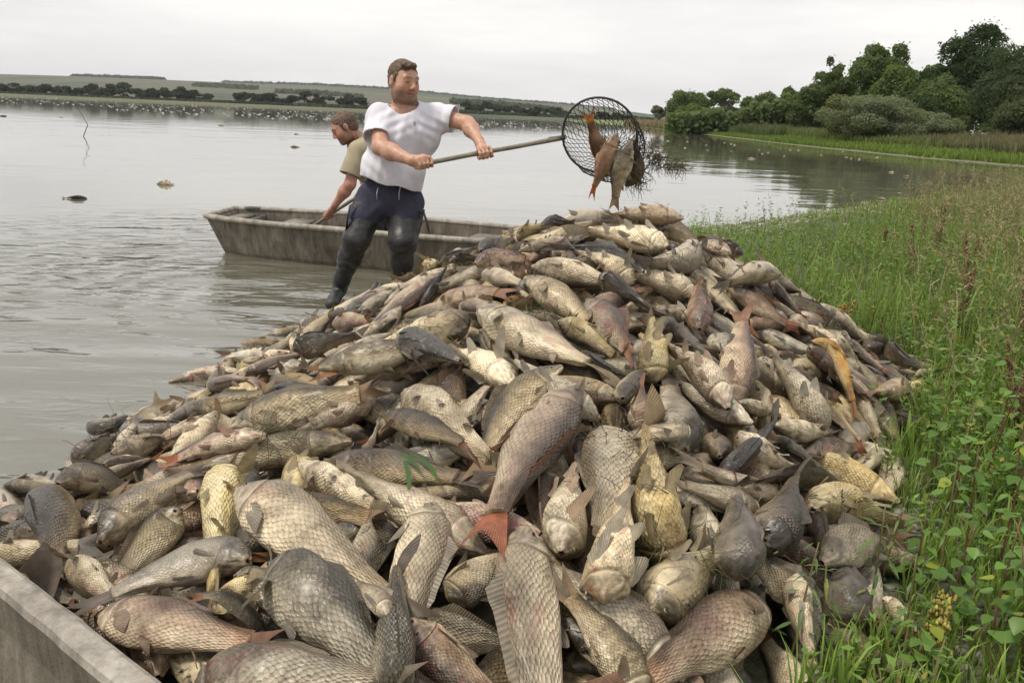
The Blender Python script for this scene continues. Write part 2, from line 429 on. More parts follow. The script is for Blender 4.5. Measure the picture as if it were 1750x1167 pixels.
TREES = [
 (1109, 1138, 176, 215, 190, WL, 'pale young willow at the far left tip of the wooded bank', 1, 2500, .26, .7),
 (1140, 1212, 152, 214, 185, DK, 'dark round-headed tree near the tip of the bank, left of the airy tree', 2, 7000, .30, .0),
 (1160, 1208, 176, 216, 170, MG, 'mid green bushy tree in front of the dark round-headed tree', 3, 4500, .26, .0),
 (1205, 1264, 143, 208, 180, DK, 'airy round tree with sky showing through its crown near the bank tip', 4, 2600, .26, 1.0),
 (1166, 1232, 190, 222, 150, OL, 'low olive bush at the water side below the airy tree', 5, 5000, .22, .0, 'bush'),
 (1220, 1278, 179, 220, 148, (.06, .085, .04), 'grey-green bush right of the low olive bush', 6, 5000, .22, .0, 'bush'),
 (1266, 1332, 160, 222, 130, DK, 'dark bushy tree rising right of the airy tree', 7, 6500, .24, .2),
 (1318, 1364, 149, 224, 128, MG, 'green tree with ragged top between two darker trees on the bank', 8, 5500, .24, .2),
 (1334, 1418, 147, 226, 112, DK, 'broad dark tree behind the reeds left of the big willows', 9, 9000, .21, .1),
 (1287, 1317, 203, 219, 118, YG, 'small yellow-green bush shining in the reeds', 10, 1800, .15, .0, 'bush'),
 (1384, 1452, 92, 215, 112, DK, 'tall open tree leaning left above the willows, bare limbs showing', 11, 5200, .22, .9),
 (1436, 1544, 67, 215, 108, DK, 'tall broad tree above the willows with sky gaps low in its crown', 12, 9500, .22, .6),
 (1468, 1552, 108, 225, 98, MG, 'bright green round tree in front of the tall broad tree', 13, 8000, .2, .1),
 (1397, 1474, 156, 240, 80, OL, 'olive willow bush standing left of the largest grey willow', 14, 9000, .15, .0, 'bush'),
 (1505, 1585, 152, 244, 84, (.055, .08, .03), 'green bushy tree behind the largest grey willow, right side', 15, 7000, .17, .0),
 (1404, 1572, 166, 250, 75, WL, 'largest silvery grey willow bush spreading over the grass at the water', 16, 16000, .13, .0, 'bush'),
 (1540, 1650, 128, 240, 92, DK, 'dark tree filling the gap under the tallest tree', 17, 10000, .19, .0),
 (1556, 1740, 40, 240, 95, (.034, .058, .018), 'tallest and widest dark green tree on the bank, far right', 18, 22000, .2, .25),
 (1640, 1800, 82, 250, 74, (.065, .085, .045), 'tall grey-green willow at the right edge in front of the tallest tree', 19, 15000, .15, .0),
 (1575, 1642, 196, 250, 70, WL, 'low silvery willow bush left of the tall grey-green willow', 20, 7000, .12, .0, 'bush'),
 (1692, 1800, 135, 252, 64, (.08, .10, .05), 'rounded willow at the right edge above the reed bed', 21, 12000, .13, .0),
]
for (x0, x1, yt, yb, Y, c, lab, sd_, nl, sz, airy, *nm) in TREES:
    tree(x0, x1, yt, yb+4, Y, c, lab, sd_+40, nl, sz, airy, 30 if x1-x0 > 60 else 20, nm[0] if nm else 'broadleaf_tree', low=bool(nm) or airy < .3, trunkfrac=.2 if airy < .5 else .3)

# far-shore trees: individual clumps along the water, then wood masses on the hill
rng = np.random.default_rng(21)
far = [(10, 142, 34), (33, 149, 22), (55, 150, 30), (80, 147, 32), (97, 151, 20), (118, 150, 24), (140, 147, 34), (165, 148, 28), (190, 150, 30), (215, 145, 46), (240, 153, 24), (256, 152, 28), (272, 155, 22), (292, 153, 34), (312, 151, 36), (332, 158, 26), (350, 160, 26), (410, 161, 32), (436, 160, 34), (462, 161, 36), (492, 165, 30), (520, 160, 38), (548, 163, 32), (588, 164, 28), (612, 168, 30), (800, 173, 30), (825, 175, 34), (850, 177, 34), (878, 180, 28), (905, 183, 30), (930, 186, 30), (955, 189, 28), (1040, 195, 40), (1072, 199, 34), (1095, 203, 30)]
side = ['first', 'second', 'third']
for k, (x, yt, wd_) in enumerate(far):
    yb = 197+(x-875)*math.tan(ROLL)+2
    who = 'left of the standing man' if x < 560 else ('behind the two men' if x < 700 else 'between the man and the landing net' if x < 1000 else 'behind the landing net')
    shp_ = ['squat', 'rounded', 'taller', 'low', 'ragged'][k % 5]; CNT = globals().setdefault('CNT', {}); CNT[(shp_, who)] = CNT.get((shp_, who), 0)+1
    lab = '%s %s tree clump on the far shore, %s' % (['first', 'second', 'third', 'fourth', 'fifth', 'sixth'][CNT[(shp_, who)]-1], shp_, who)
    tree(x-wd_*.62, x+wd_*.66, yt-3, yb, 500+rng.uniform(-8, 30), np.array([.036, .050, .034])*rng.uniform(.8, 1.3), lab, 300+k, 700, .8, .1, 7, 'broadleaf_tree', group='tree clumps on the far shore', low=True)
def woodmass(name, label, xs_, ytops, Ys, size, n, col, seed, thick=40):
    rng = np.random.default_rng(seed)
    x = rng.uniform(xs_[0], xs_[-1], n); yt = np.interp(x, xs_, ytops); yt = yt+(yt < 190)*(Ys < 200)*(9*np.abs(np.sin(x/17+.6*np.sin(x/31)))-2+5*np.abs(np.sin(x/6.3))); Y = Ys+rng.uniform(-thick, thick, n)
    P = np.array([at(a, b_, c_) for a, b_, c_ in zip(x, yt, Y)]); g = hillz(P[:, :2])
    P[:, 2] = g+(np.maximum(P[:, 2]-g, .5))*rng.random(n)**.5*(1+.15*wob(P/60, 1))
    V, F = quads_at(P, size, rng, np.tile([0, -1, .6], (n, 1)), .6)
    t_ = .8+.5*rng.random(n)
    return tag(solid(name, V, F, LEAF, None, (0, Ys, 0), np.repeat(np.asarray(col)*t_[:, None], 4, 0)), label, kind='stuff')
woodmass('woods', 'dark wood crowning the hill on the left', [125, 150, 180, 230, 262, 280], [146, 142, 139, 137, 139, 147], 2450, 8, 2600, (.035, .05, .03), 5, 60)
woodmass('treeline', 'low scrub along the far shore', [-40, 200, 400, 700, 1000, 1110], [161, 167, 174, 185, 200, 209], 495, .8, 7000, (.042, .055, .034), 6, 8)
woodmass('woods', 'wooded strip along the distant ridge', [380, 395, 520, 640, 760, 960, 1050], [150, 147, 151, 156, 167, 183, 195], 2500, 7, 2600, (.06, .08, .06), 8, 50)
woodmass('woods', 'copses on the distant slope', [330, 360, 400, 440], [158, 155, 157, 162], 1500, 4, 500, (.05, .065, .035), 9, 60)
woodmass('woods', 'dark copse on the slope behind the men', [470, 520, 560, 620], [160, 157, 159, 166], 1400, 4, 600, (.05, .065, .035), 10, 60)
woodmass('woods', 'hedgerow trees on the slope between man and net', [770, 830, 900, 960], [171, 174, 181, 188], 1300, 4, 700, (.05, .065, .035), 11, 60)

_hz = hillz; hillz = lambda P: farbank(P)
woodmass('woods', 'continuous lower wood filling in behind the single trees of the bank', [1140, 1200, 1270, 1330, 1420, 1480, 1560, 1650, 1800], [201, 196, 184, 168, 158, 142, 122, 100, 96], 125, .26, 60000, (.112, .15, .056), 77, 9)
hillz = _hz
# reeds and bank grass
def reedmass(name, label, fn, n, h, wdt, colf, seed, mat=None, lean=.25):
    rng = np.random.default_rng(seed)
    P, sc = fn(rng, n); n = len(P)
    hh_ = h*sc*rng.uniform(.55, 1.15, n)
    ang = rng.uniform(0, 6.283, n); d = np.stack([np.cos(ang), np.sin(ang), 0*ang], -1)
    ln = rng.uniform(.2, 1, n)[:, None]*lean*hh_[:, None]*nrm(rng.normal(size=(n, 3))*[1, 1, 0])
    ww = (wdt*rng.uniform(.6, 1.4, n))[:, None]*d
    up = np.array([0, 0, 1.0])
    V = np.stack([P-ww, P+ww, P+ww*.8+ln*.3+up*hh_[:, None]*.55, P-ww*.8+ln*.3+up*hh_[:, None]*.55, P+ln+up*hh_[:, None]], 1).reshape(-1, 3)
    I = np.arange(n)[:, None]*5
    c0, c1 = colf(rng, n, P)
    cols = np.stack([c0, c0, (c0+c1)/2, (c0+c1)/2, c1], 1).reshape(-1, 3)
    o = solid(name, V, [I+np.array([0, 1, 2, 3]), I+np.array([3, 2, 4])], mat or PLANT, None, (float(P[:, 0].mean()), float(P[:, 1].mean()), 0), cols)
    return tag(o, label, kind='stuff')
def farstrip(x0, x1, Y0f, depth, zoff=0):
    def fn(rng, n):
        t_ = rng.random(n); Y = np.interp(t_, [0, 1], [x0, x1]); bx_ = np.interp(Y, [41, 52, 68, 110, 205, 330], [24, 22.3, 21.5, 23, 27, 30])
        X = bx_+Y0f+rng.random(n)**1.3*depth
        P = np.c_[X, Y, X*0]; P[:, 2] = farbank(P[:, :2])
        return P, 1+.25*wob(P*.25, 1)
    return fn
def cf(a, b_, j=.3):
    a = np.asarray(a); b_ = np.asarray(b_)
    def f(rng, n, P):
        k = 1+j*(rng.random((n, 1))-.5)*2; return a*k, b_*k
    return f
reedmass('bank_grass', 'bright green grass strip along the far right bank', farstrip(42, 190, .5, 8, 0), 26000, .35, .05, cf((.10, .15, .03), (.16, .21, .05)), 31)
reedmass('reeds', 'reed bed with pinkish plumes at the right edge', farstrip(44, 64, 6, 9), 15000, 1.1, .03, cf((.09, .12, .05), (.19, .165, .10)), 32)
reedmass('reeds', 'green reeds in front of the dark trees on the bank', farstrip(95, 150, 3, 8), 9000, 1.1, .07, cf((.06, .10, .03), (.13, .14, .07)), 33)
reedmass('reeds', 'straw-coloured reeds at the tip of the bank', farstrip(155, 260, .5, 12), 6000, 1.4, .12, cf((.20, .16, .09), (.28, .21, .15)), 34)
reedmass('reeds', 'low reeds between bank grass and willows', farstrip(60, 110, 5, 7), 9000, .8, .05, cf((.08, .12, .03), (.16, .17, .07)), 35)
# ------------------------------------------------------------------ boats
def boatmat(name, c0, c1, c2):
    m, t, b = newmat(name)
    p = objco(t); mpn = t.nodes.new('ShaderNodeMapping'); mpn.inputs['Scale'].default_value = (1, 1, .35); L(t, p, mpn.inputs[0])
    n = noise(t, 9, 9, mpn.outputs[0], .7, .4); n2_ = noise(t, 70, 4, p, .7)
    c = ramp(t, n.outputs['Fac'], (.32, c0), (.52, c1), (.68, c2))
    spn = t.nodes.new('ShaderNodeSeparateXYZ'); L(t, p, spn.inputs[0])
    st = noise(t, 3, 3, None, .6); mp3 = t.nodes.new('ShaderNodeMapping'); mp3.inputs['Scale'].default_value = (6, 6, .8); L(t, p, mp3.inputs[0]); L(t, mp3.outputs[0], st.inputs['Vector'])
    c = mixc(t, ramp(t, st.outputs['Fac'], (.48, (0, 0, 0)), (.68, (.55,)*3)), c, tuple(a*.45 for a in c0))
    c = mixc(t, ramp(t, n2_.outputs['Fac'], (.55, (0, 0, 0)), (.75, (.5,)*3)), c, tuple(a*.5 for a in c0))
    a = attr(t, 'col'); c = mixc(t, 1.0, c, a.outputs['Color'], 'MULTIPLY')
    L(t, c, b.inputs['Base Color']); b.inputs['Roughness'].default_value = .75
    h = M1(t, 'ADD', M1(t, 'MULTIPLY', n.outputs['Fac'], .6), M1(t, 'MULTIPLY', n2_.outputs['Fac'], .4))
    bump(t, b, h, .6, .012)
    return m
HULL = boatmat('weathered_hull', (.07, .058, .04), (.155, .132, .098), (.25, .222, .175))
RAIL = boatmat('weathered_rail', (.17, .15, .12), (.31, .28, .235), (.43, .40, .345))
WOODM = boatmat('grey_wood', (.13, .11, .085), (.24, .21, .17), (.33, .30, .25))
def loft(A, B):
    """quad strip between two polylines of equal length"""
    n = len(A); return np.concatenate([A, B]), np.array([[k, k+1, n+k+1, n+k] for k in range(n-1)])
def make_boat(name, near, far, zg, draft, label, base, flare=.10, rail_r=.035, thwarts=()):
    e_ = empty(name, base); tag(e_, label, 'boat')
    near = np.asarray(near, float); far = np.asarray(far, float); n = len(near)
    t_ = np.linspace(0, 1, n); mid = (near+far)/2
    def lev(P, z, k):          # shrink to keel and rake the bow
        q = mid+(P-mid)*k
        d = nrm(mid[-1]-mid[0]); rake = np.exp(-t_*n*.55)[:, None]*.22*(1-(z-draft)/(zg-draft))
        return np.c_[q+d*rake, np.full(n, z)]
    mb = MB(); rows = []
    for z, k in ((zg, 1.0), (zg*.55, 1-flare*.35), (zg*.1, 1-flare), (draft, 1-flare*2.2)):
        rows.append((lev(near, z, k), lev(far, z, k)))
    th = .028
    for s in (0, 1):
        for a, b_ in zip(rows[:-1], rows[1:]):
            V, F = loft(a[s], b_[s]); mb.add(V, F)
    V, F = loft(rows[-1][0], rows[-1][1]); mb.add(V, F)
    for a, b_ in zip(rows[:-1], rows[1:]):                  # bow and stern transoms
        for k in (0, -1):
            mb.add([a[0][k], a[1][k], b_[1][k], b_[0][k]], [[0, 1, 2, 3]])
    mb.build('hull', HULL, e_, smooth=True)
    mi = MB(); irows = []
    for z, k in ((zg-.004, 1-.05), (zg*.5, 1-flare*.35-.05), (.03, 1-flare*1.2-.05)):
        a, b_ = lev(near, z, k), lev(far, z, k); a[0, :2] += nrm(mid[-1]-mid[0])*.04; b_[0, :2] += nrm(mid[-1]-mid[0])*.04
        irows.append((a, b_))
    for s in (0, 1):
        for a, b_ in zip(irows[:-1], irows[1:]):
            V, F = loft(b_[s], a[s]); mi.add(V, F)
    V, F = loft(irows[-1][1], irows[-1][0]); mi.add(V, F)
    for a, b_ in zip(irows[:-1], irows[1:]):
        mi.add([b_[0][0], b_[1][0], a[1][0], a[0][0]], [[0, 1, 2, 3]])
    mi.build('inner_lining', HULL, e_, smooth=True)
    mr = MB()
    for P in (near, far):
        q = np.c_[P, np.full(n, zg+.004)]; q[:, 2] += .004*wob(q*3)
        mr.tube(q, rail_r, 8, flat=.75)
    mr.tube(np.array([np.r_[near[0], zg+.004], np.r_[far[0], zg+.004]]), rail_r*.9, 8, flat=.8)
    mr.build('gunwale', RAIL, e_)
    return e_, mid
near = np.array([(-2.89, 8.23), (-2.62, 8.05), (-2.2, 7.88), (-1.65, 7.70), (-1.0, 7.52), (-.38, 7.36), (.2, 7.25), (.75, 7.18)])
farp = np.array([(-2.85, 8.92), (-2.6, 8.97), (-2.15, 8.97), (-1.5, 8.89), (-.82, 8.66), (-.02, 8.36), (.4, 8.22), (.9, 8.10)])
BOAT, bmid = make_boat('rowing_boat', near, farp, .33, -.10, 'weathered grey flat-bottomed boat afloat behind the standing man', (-1.2, 8.1, 0))
def plank(parent, a, b_, wd_, z, th, name, mat, col=(1, 1, 1)):
    a = np.asarray(a, float); b_ = np.asarray(b_, float); d = nrm(b_-a); nn = np.array([-d[1], d[0]])*wd_/2
    q = [np.r_[a-nn, z], np.r_[b_-nn, z], np.r_[b_+nn, z], np.r_[a+nn, z]]; q = np.array(q+[v+[0, 0, th] for v in q])
    mb = MB(); mb.add(q, [[0, 3, 2, 1], [4, 5, 6, 7], [0, 1, 5, 4], [1, 2, 6, 5], [2, 3, 7, 6], [3, 0, 4, 7]], (), col)
    return mb.build(name, mat, parent, smooth=False)
plank(BOAT, (-2.18, 7.95), (-2.13, 8.90), .24, .235, .03, 'thwart', WOODM)
plank(BOAT, (-.45, 7.45), (-.25, 8.35), .24, .235, .03, 'thwart', WOODM)
plank(BOAT, (-2.74, 8.22), (-2.70, 8.90), .16, .262, .03, 'bow_deck', WOODM)
plank(BOAT, (-2.56, 8.16), (-2.53, 8.90), .05, .20, .09, 'bow_beam', WOODM, (.5, .5, .5))
mb = MB()
rc = np.array([-2.60, 8.72, .352])
for k in range(3):
    a = np.linspace(0, 6.28, 15); r = .05+.012*k
    mb.tube(np.stack([rc[0]+r*np.cos(a), rc[1]+r*.8*np.sin(a), rc[2]-.012+.016*k+0*a], -1), .008, 5, cap=False)
rp = tag(mb.build('rope_coil', simple('old_rope', (.12, .12, .10), .9, .3, 60), None), 'small coil of dark rope on the bow rail of the grey boat', 'rope')

# corner of the photographer's boat, bottom left
A0, A1 = gz(-260, 745, .36), gz(345, 1213, .36)
d = nrm((A1-A0)[:2]); nn = np.array([d[1], -d[0]])      # towards the photographer (down-left)
if nn @ (-A0[:2]) < 0: nn = -nn
e_ = empty('flat_boat', ((A0+A1)/2*[1, 1, 0])); tag(e_, 'corner of a thick-walled grey boat close up in the lower left', 'boat')
ts = np.linspace(0, 1, 40)[:, None]
L0 = A0[:2]*(1-ts)+A1[:2]*ts
def strip(off, z, jz=0, jn=0):
    q = np.c_[L0+nn*(off+jn*wob(np.c_[L0*6, ts], 1.3)[:, None]), np.full(40, z)]; q[:, 2] += jz*wob(np.c_[L0*9, ts], 1.7); return q
mb = MB()
prof = [(-.004, -.1), (-.004, .335, ), (.0, .352), (.012, .36), (.045, .361), (.058, .355), (.062, .338)]
rowsb = [strip(o, z, .0015 if z > .3 else 0, .0015) for o, z in prof]
for a, b_ in zip(rowsb[:-1], rowsb[1:]):
    V, F = loft(a, b_); mb.add(V, F)
mb.build('gunwale', RAIL, e_)
mb = MB()
rowsb = [strip(.060, .340, .0, .001), strip(.056, .25), strip(.075, .12), strip(.12, .0), strip(.5, -.02)]
for a, b_ in zip(rowsb[:-1], rowsb[1:]):
    V, F = loft(a, b_); mb.add(V, F)
mb.build('side_panel', HULL, e_)
# ------------------------------------------------------------------ fish materials
m, t, b = newmat('fish_skin')
col = attr(t, 'col'); fuv = attr(t, 'fuv'); sc = attr(t, 'scaly')
sepn = t.nodes.new('ShaderNodeSeparateXYZ'); L(t, fuv.outputs['Vector'], sepn.inputs[0])
wn = noise(t, 9, 2, fuv.outputs['Vector'], .5)
wn.inputs['Scale'].default_value = .45; wn2 = noise(t, .38, 2, fuv.outputs['Vector'], .5, .5)
x = M1(t, 'ADD', sepn.outputs[0], M1(t, 'MULTIPLY', wn.outputs['Fac'], 1.6)); y = M1(t, 'ADD', sepn.outputs[1], M1(t, 'MULTIPLY', wn2.outputs['Fac'], 1.2))
j0 = M1(t, 'FLOOR', x)
par = M1(t, 'FLOORED_MODULO', j0, 2.0)
def arch(par_):
    f = M1(t, 'SUBTRACT', M1(t, 'FRACT', M1(t, 'ADD', y, M1(t, 'MULTIPLY', par_, .5))), .5)
    f = M1(t, 'MULTIPLY', f, 2.0)
    return M1(t, 'SQRT', M1(t, 'MAXIMUM', M1(t, 'SUBTRACT', 1.0, M1(t, 'MULTIPLY', f, f)), 0.0))
a0 = arch(par); a1 = arch(M1(t, 'SUBTRACT', 1.0, par))
d0 = M1(t, 'SUBTRACT', M1(t, 'ADD', j0, a0), x)
d1 = M1(t, 'SUBTRACT', M1(t, 'ADD', M1(t, 'ADD', j0, 1.0), a1), x)
isin = M1(t, 'GREATER_THAN', d0, 0.0)
dd = M1(t, 'ADD', M1(t, 'MULTIPLY', isin, d0), M1(t, 'MULTIPLY', M1(t, 'SUBTRACT', 1.0, isin), d1))
dn = M1(t, 'MULTIPLY', dd, .5)
tint = ramp(t, dn, (0.0, (.78, .77, .75)), (.08, (1.10, 1.10, 1.08)), (.36, (1.16, 1.15, 1.12)), (.60, (.86, .83, .79)), (.84, (.42, .38, .33)))
mask = M1(t, 'MULTIPLY', sc.outputs['Fac'], ramp(t, noise(t, 7, 4, objco(t), .6).outputs['Fac'], (.34, (.28,)*3), (.54, (1,)*3)))
big = noise(t, 5, 6, objco(t), .65); fine = noise(t, 55, 5, objco(t), .65)
c = mixc(t, mask, col.outputs['Color'], mixc(t, 1.0, col.outputs['Color'], tint, 'MULTIPLY'))
c = mixc(t, 1.0, c, ramp(t, big.outputs['Fac'], (.36, (.40, .36, .30)), (.50, (.98, .96, .92)), (.64, (1.32, 1.30, 1.24))), 'MULTIPLY')
dirt = attr(t, 'dirt')
dm = M1(t, 'MULTIPLY', ramp(t, noise(t, 24, 8, objco(t), .75, .8).outputs['Fac'], (.55, (0, 0, 0)), (.64, (1, 1, 1))), dirt.outputs['Fac'])
c = mixc(t, dm, c, (.022, .018, .012))
c = mixc(t, M1(t, 'MULTIPLY', ramp(t, fine.outputs['Fac'], (.5, (0, 0, 0)), (.75, (1, 1, 1))), .35), c, (.06, .05, .035))
L(t, c, b.inputs['Base Color'])
L(t, ramp(t, fine.outputs['Fac'], (.3, (.22,)*3), (.7, (.48,)*3)), b.inputs['Roughness'])
b.inputs['Specular IOR Level'].default_value = .55; b.inputs['Coat Weight'].default_value = .12; b.inputs['Coat Roughness'].default_value = .2
h = M1(t, 'MULTIPLY', M1(t, 'SUBTRACT', 1.0, dn), M1(t, 'MULTIPLY', mask, 1.0))
wr = noise(t, 30, 4, objco(t), .6, 1.2)
h2 = M1(t, 'ADD', h, M1(t, 'MULTIPLY', wr.outputs['Fac'], .55)); h2 = M1(t, 'ADD', h2, M1(t, 'MULTIPLY', fine.outputs['Fac'], .30))
bump(t, b, h2, 1.0, .0085)
SKIN = m
m, t, b = newmat('fish_fin')
col = attr(t, 'col'); fuv = attr(t, 'fuv'); sepn = t.nodes.new('ShaderNodeSeparateXYZ'); L(t, fuv.outputs['Vector'], sepn.inputs[0])
wv = M1(t, 'SINE', M1(t, 'MULTIPLY', sepn.outputs[0], 6.283*11))
c = mixc(t, M1(t, 'MULTIPLY', M1(t, 'ADD', M1(t, 'MULTIPLY', wv, .5), .5), .55), col.outputs['Color'], mixc(t, 1.0, col.outputs['Color'], (.45, .4, .38), 'MULTIPLY'))
c = mixc(t, 1.0, c, ramp(t, noise(t, 30, 5, objco(t), .6).outputs['Fac'], (.35, (.7, .7, .7)), (.65, (1.2, 1.2, 1.2))), 'MULTIPLY')
L(t, c, b.inputs['Base Color']); b.inputs['Roughness'].default_value = .4
bump(t, b, wv, .5, .0015)
tr = t.nodes.new('ShaderNodeBsdfTranslucent'); L(t, c, tr.inputs[0]); mx_ = t.nodes.new('ShaderNodeMixShader'); mx_.inputs[0].default_value = .25
o = t.nodes['Material Output']; L(t, b.outputs[0], mx_.inputs[1]); L(t, tr.outputs[0], mx_.inputs[2]); L(t, mx_.outputs[0], o.inputs[0])
FIN = m
m, t, b = newmat('fish_eye')
L(t, attr(t, 'col').outputs['Color'], b.inputs['Base Color']); b.inputs['Roughness'].default_value = .08
EYE = m

# back, flank, belly, fin colour, pinkness, scaly(1 all, 2 mirror, 0 none)
KIND = {
 's': ((.075, .062, .036), (.36, .30, .19), (.62, .54, .39), (.42, .27, .12), .25, 1, 'scaly brown'),
 'p': ((.10, .075, .055), (.40, .30, .22), (.62, .53, .40), (.42, .20, .10), 1.0, 1, 'pink-tinged scaly'),
 'g': ((.07, .065, .05), (.33, .30, .235), (.60, .56, .46), (.27, .22, .16), .25, 1, 'grey scaly'),
 'd': ((.05, .042, .03), (.165, .135, .09), (.40, .33, .22), (.20, .14, .09), .15, 1, 'dark scaly'),
 'c': ((.12, .10, .065), (.50, .43, .31), (.70, .63, .48), (.40, .31, .17), .45, 0, 'smooth cream-coloured'),
 'm': ((.10, .085, .05), (.34, .28, .165), (.56, .49, .34), (.38, .28, .13), .25, 2, 'mirror-scaled'),
 'k': ((.045, .042, .038), (.12, .11, .095), (.45, .40, .30), (.15, .12, .09), .1, 2, 'dark smooth'),
 'y': ((.14, .115, .08), (.52, .435, .25), (.63, .54, .32), (.40, .27, .10), .5, 0, 'yellow-bellied'),
 'o': ((.16, .13, .06), (.58, .44, .20), (.66, .42, .10), (.60, .26, .05), .2, 0, 'orange-patched'),
 'w': ((.28, .24, .17), (.58, .51, .39), (.70, .63, .49), (.45, .40, .33), .35, 0, 'whitish'),
 'l': ((.22, .19, .14), (.46, .41, .32), (.64, .58, .46), (.36, .28, .17), .5, 1, 'light grey scaly'),
 'r': ((.22, .12, .06), (.40, .23, .12), (.50, .35, .20), (.70, .28, .06), .6, 1, 'reddish brown'),
 'b': ((.13, .115, .10), (.27, .245, .20), (.48, .42, .33), (.20, .16, .12), .25, 0, 'grey-brown smooth'),
}
PS = np.array([0, .03, .07, .12, .18, .24, .30, .38, .48, .58, .68, .78, .87, .94, 1.0])
PT = np.array([.016, .034, .058, .084, .110, .134, .152, .160, .159, .148, .125, .098, .077, .066, .066])      # top
PB = np.array([.016, .032, .053, .074, .094, .114, .132, .145, .150, .142, .120, .092, .070, .060, .062])      # belly
PW = np.array([.018, .035, .054, .071, .085, .096, .103, .106, .104, .097, .082, .062, .043, .030, .020])      # half width
def spine(H, M, T, t_):
    t_ = np.asarray(t_)[:, None]
    c = 2*(t_-.5)*(t_-1)*H+4*t_*(1-t_)*M+2*t_*(t_-.5)*T
    d = (4*t_-3)*H+(4-8*t_)*M+(4*t_-1)*T
    return c, nrm(d), d
def curvelen(H, M, T):
    c, _, _ = spine(H, M, T, np.linspace(0, 1, 20)); return np.linalg.norm(np.diff(c, axis=0), axis=1).sum()
EYEV = {}
FBODY = .80

def fish(H, M, T, N, phi, Wh, kind, seed, hi=1, label=None, group=None, parts=True, parent_into=None, mouth=1.0, dirt=.3, name='dead_fish', fincol=None):
    """H,M,T world points (snout, middle, tail tips); N up normal; Wh scale of cross-section (m of half width unit)"""
    rng = np.random.default_rng(seed)
    kb, kf, kbel, kfin, pink, scal, _ = KIND[kind]
    ns, nr = {2: (66, 44), 1: (44, 30), 0: (22, 16)}[hi]
    SL = Wh
    s = np.linspace(0, 1, ns)
    if hi: s = np.sort(np.r_[np.linspace(0, .2, ns//5), np.linspace(.205, .27, ns//5), np.linspace(.285, 1, ns-2*(ns//5))])
    c, T_, _ = spine(H, M, T, s*FBODY)
    Nn = nrm(N-(T_ @ N)[:, None]*T_) if np.ndim(N) == 1 else N
    B = np.cross(T_, Nn)
    ph = math.radians(phi)+.30*np.sin(s*2.6+rng.uniform(0, 6))
    D = np.cos(ph)[:, None]*Nn+np.sin(ph)[:, None]*B; Lt = np.cross(T_, D)
    th = np.arange(nr)*2*math.pi/nr                      # 0 dorsal, pi belly
    top = np.interp(s, PS, PT)*SL; bel = np.interp(s, PS, PB)*SL*rng.uniform(.95, 1.18); bl_ = rng.uniform(.88, 1.12); wid = np.interp(s, PS, PW)*SL*rng.uniform(.92, 1.2)*(1+(bl_-1)*np.exp(-((s-.45)/.25)**2)*1.5)
    ct, st = np.cos(th), np.sin(th)
    e = .88
    cy = np.sign(ct)*np.abs(ct)**e; sx_ = np.sign(st)*np.abs(st)**e
    vert = np.where(ct[None] > 0, top[:, None]*cy[None], bel[:, None]*cy[None])
    lat = wid[:, None]*sx_[None]
    # anatomy relief
    rel = np.zeros((ns, nr))
    edge = .245-.045*(np.abs(ct)**3)[None]*np.sign(ct)[None]-.05*np.clip(-ct, 0, 1)[None]**2
    gill = 1/(1+np.exp((s[:, None]-edge)/.0035))
    inhead = np.clip((s[:, None]-.13)/.08, 0, 1)
    side = np.abs(st)[None]**.5
    rel += gill*inhead*.0055*SL*side
    rel -= .007*SL*np.exp(-((s[:, None]-edge-.006)/.006)**2)*side
    pe = .155+.02*ct[None]; rel -= .004*SL*np.exp(-((s[:, None]-pe)/.008)**2)*side       # cheek crease
    rel -= .005*SL*np.exp(-((s[:, None]-.055)/.01)**2)*np.clip(-ct+.3, 0, 1)[None]     # jaw crease
    rel += .008*SL*np.exp(-((s[:, None]-.012)/.012)**2)                                   # lips
    rel += .006*SL*wob(np.stack([s[:, None]*7+0*th[None], ct[None]*1.6+0*s[:, None], st[None]*1.6+0*s[:, None]], -1), 1.0, seed % 50)
    belly_r = np.clip((-ct[None]-.2), 0, 1)*np.exp(-((s[:, None]-.45)/.2)**2); rel -= .010*SL*belly_r*rng.uniform(0, 1)
    R = np.stack([vert+rel*cy[None], lat+rel*sx_[None]], -1)
    P = c[:, None]+R[..., 0:1]*D[:, None]+R[..., 1:2]*Lt[:, None]
    # mouth rings (inside)
    rings = [P[i] for i in range(ns)]
    T0 = T_[0]; c0 = c[0]
    mo = [(-.002, .80), (.03, .66), (.06, .40)] if mouth > .5 else [(-.001, .5), (.004, .3), (.02, .1)]
    inn = [c0+T0*a*SL+(P[0]-c0)*k_ for a, k_ in mo]
    allr = np.array(inn[::-1]+rings)                     # deepest first
    nt_ = len(allr); V = allr.reshape(-1, 3)
    i, j = np.meshgrid(np.arange(nt_-1), np.arange(nr), indexing='ij'); j2 = (j+1) % nr
    F4 = np.stack([i*nr+j, i*nr+j2, (i+1)*nr+j2, (i+1)*nr+j], -1).reshape(-1, 4)
    V = np.concatenate([V, [V[:nr].mean(0)], [V[-nr:].mean(0)+T_[-1]*.01*SL]])
    q = nt_*nr
    F3 = np.array([[q, (k+1) % nr, k] for k in range(nr)]+[[q+1, (nt_-1)*nr+k, (nt_-1)*nr+(k+1) % nr] for k in range(nr)])
    # colour
    sg = s[:, None]+0*ct[None]; cg = ct[None]+0*s[:, None]; stg = st[None]+0*s[:, None]
    nz_ = wob(np.stack([sg*5, cg*1.2, stg*1.2], -1), 1.1, seed % 37)
    nz2 = wob(np.stack([sg*11, cg*2.4, stg*2.4], -1), 1.0, seed % 41+3)
    k1 = np.clip((cg+.16*nz_-.12)/.62, 0, 1)[..., None]; k2 = np.clip((-cg+.15*nz_-.05)/.5, 0, 1)[..., None]
    C = np.array(kf)*(1-k1)+np.array(kb)*k1; C = C*(1-k2)+np.array(kbel)*k2
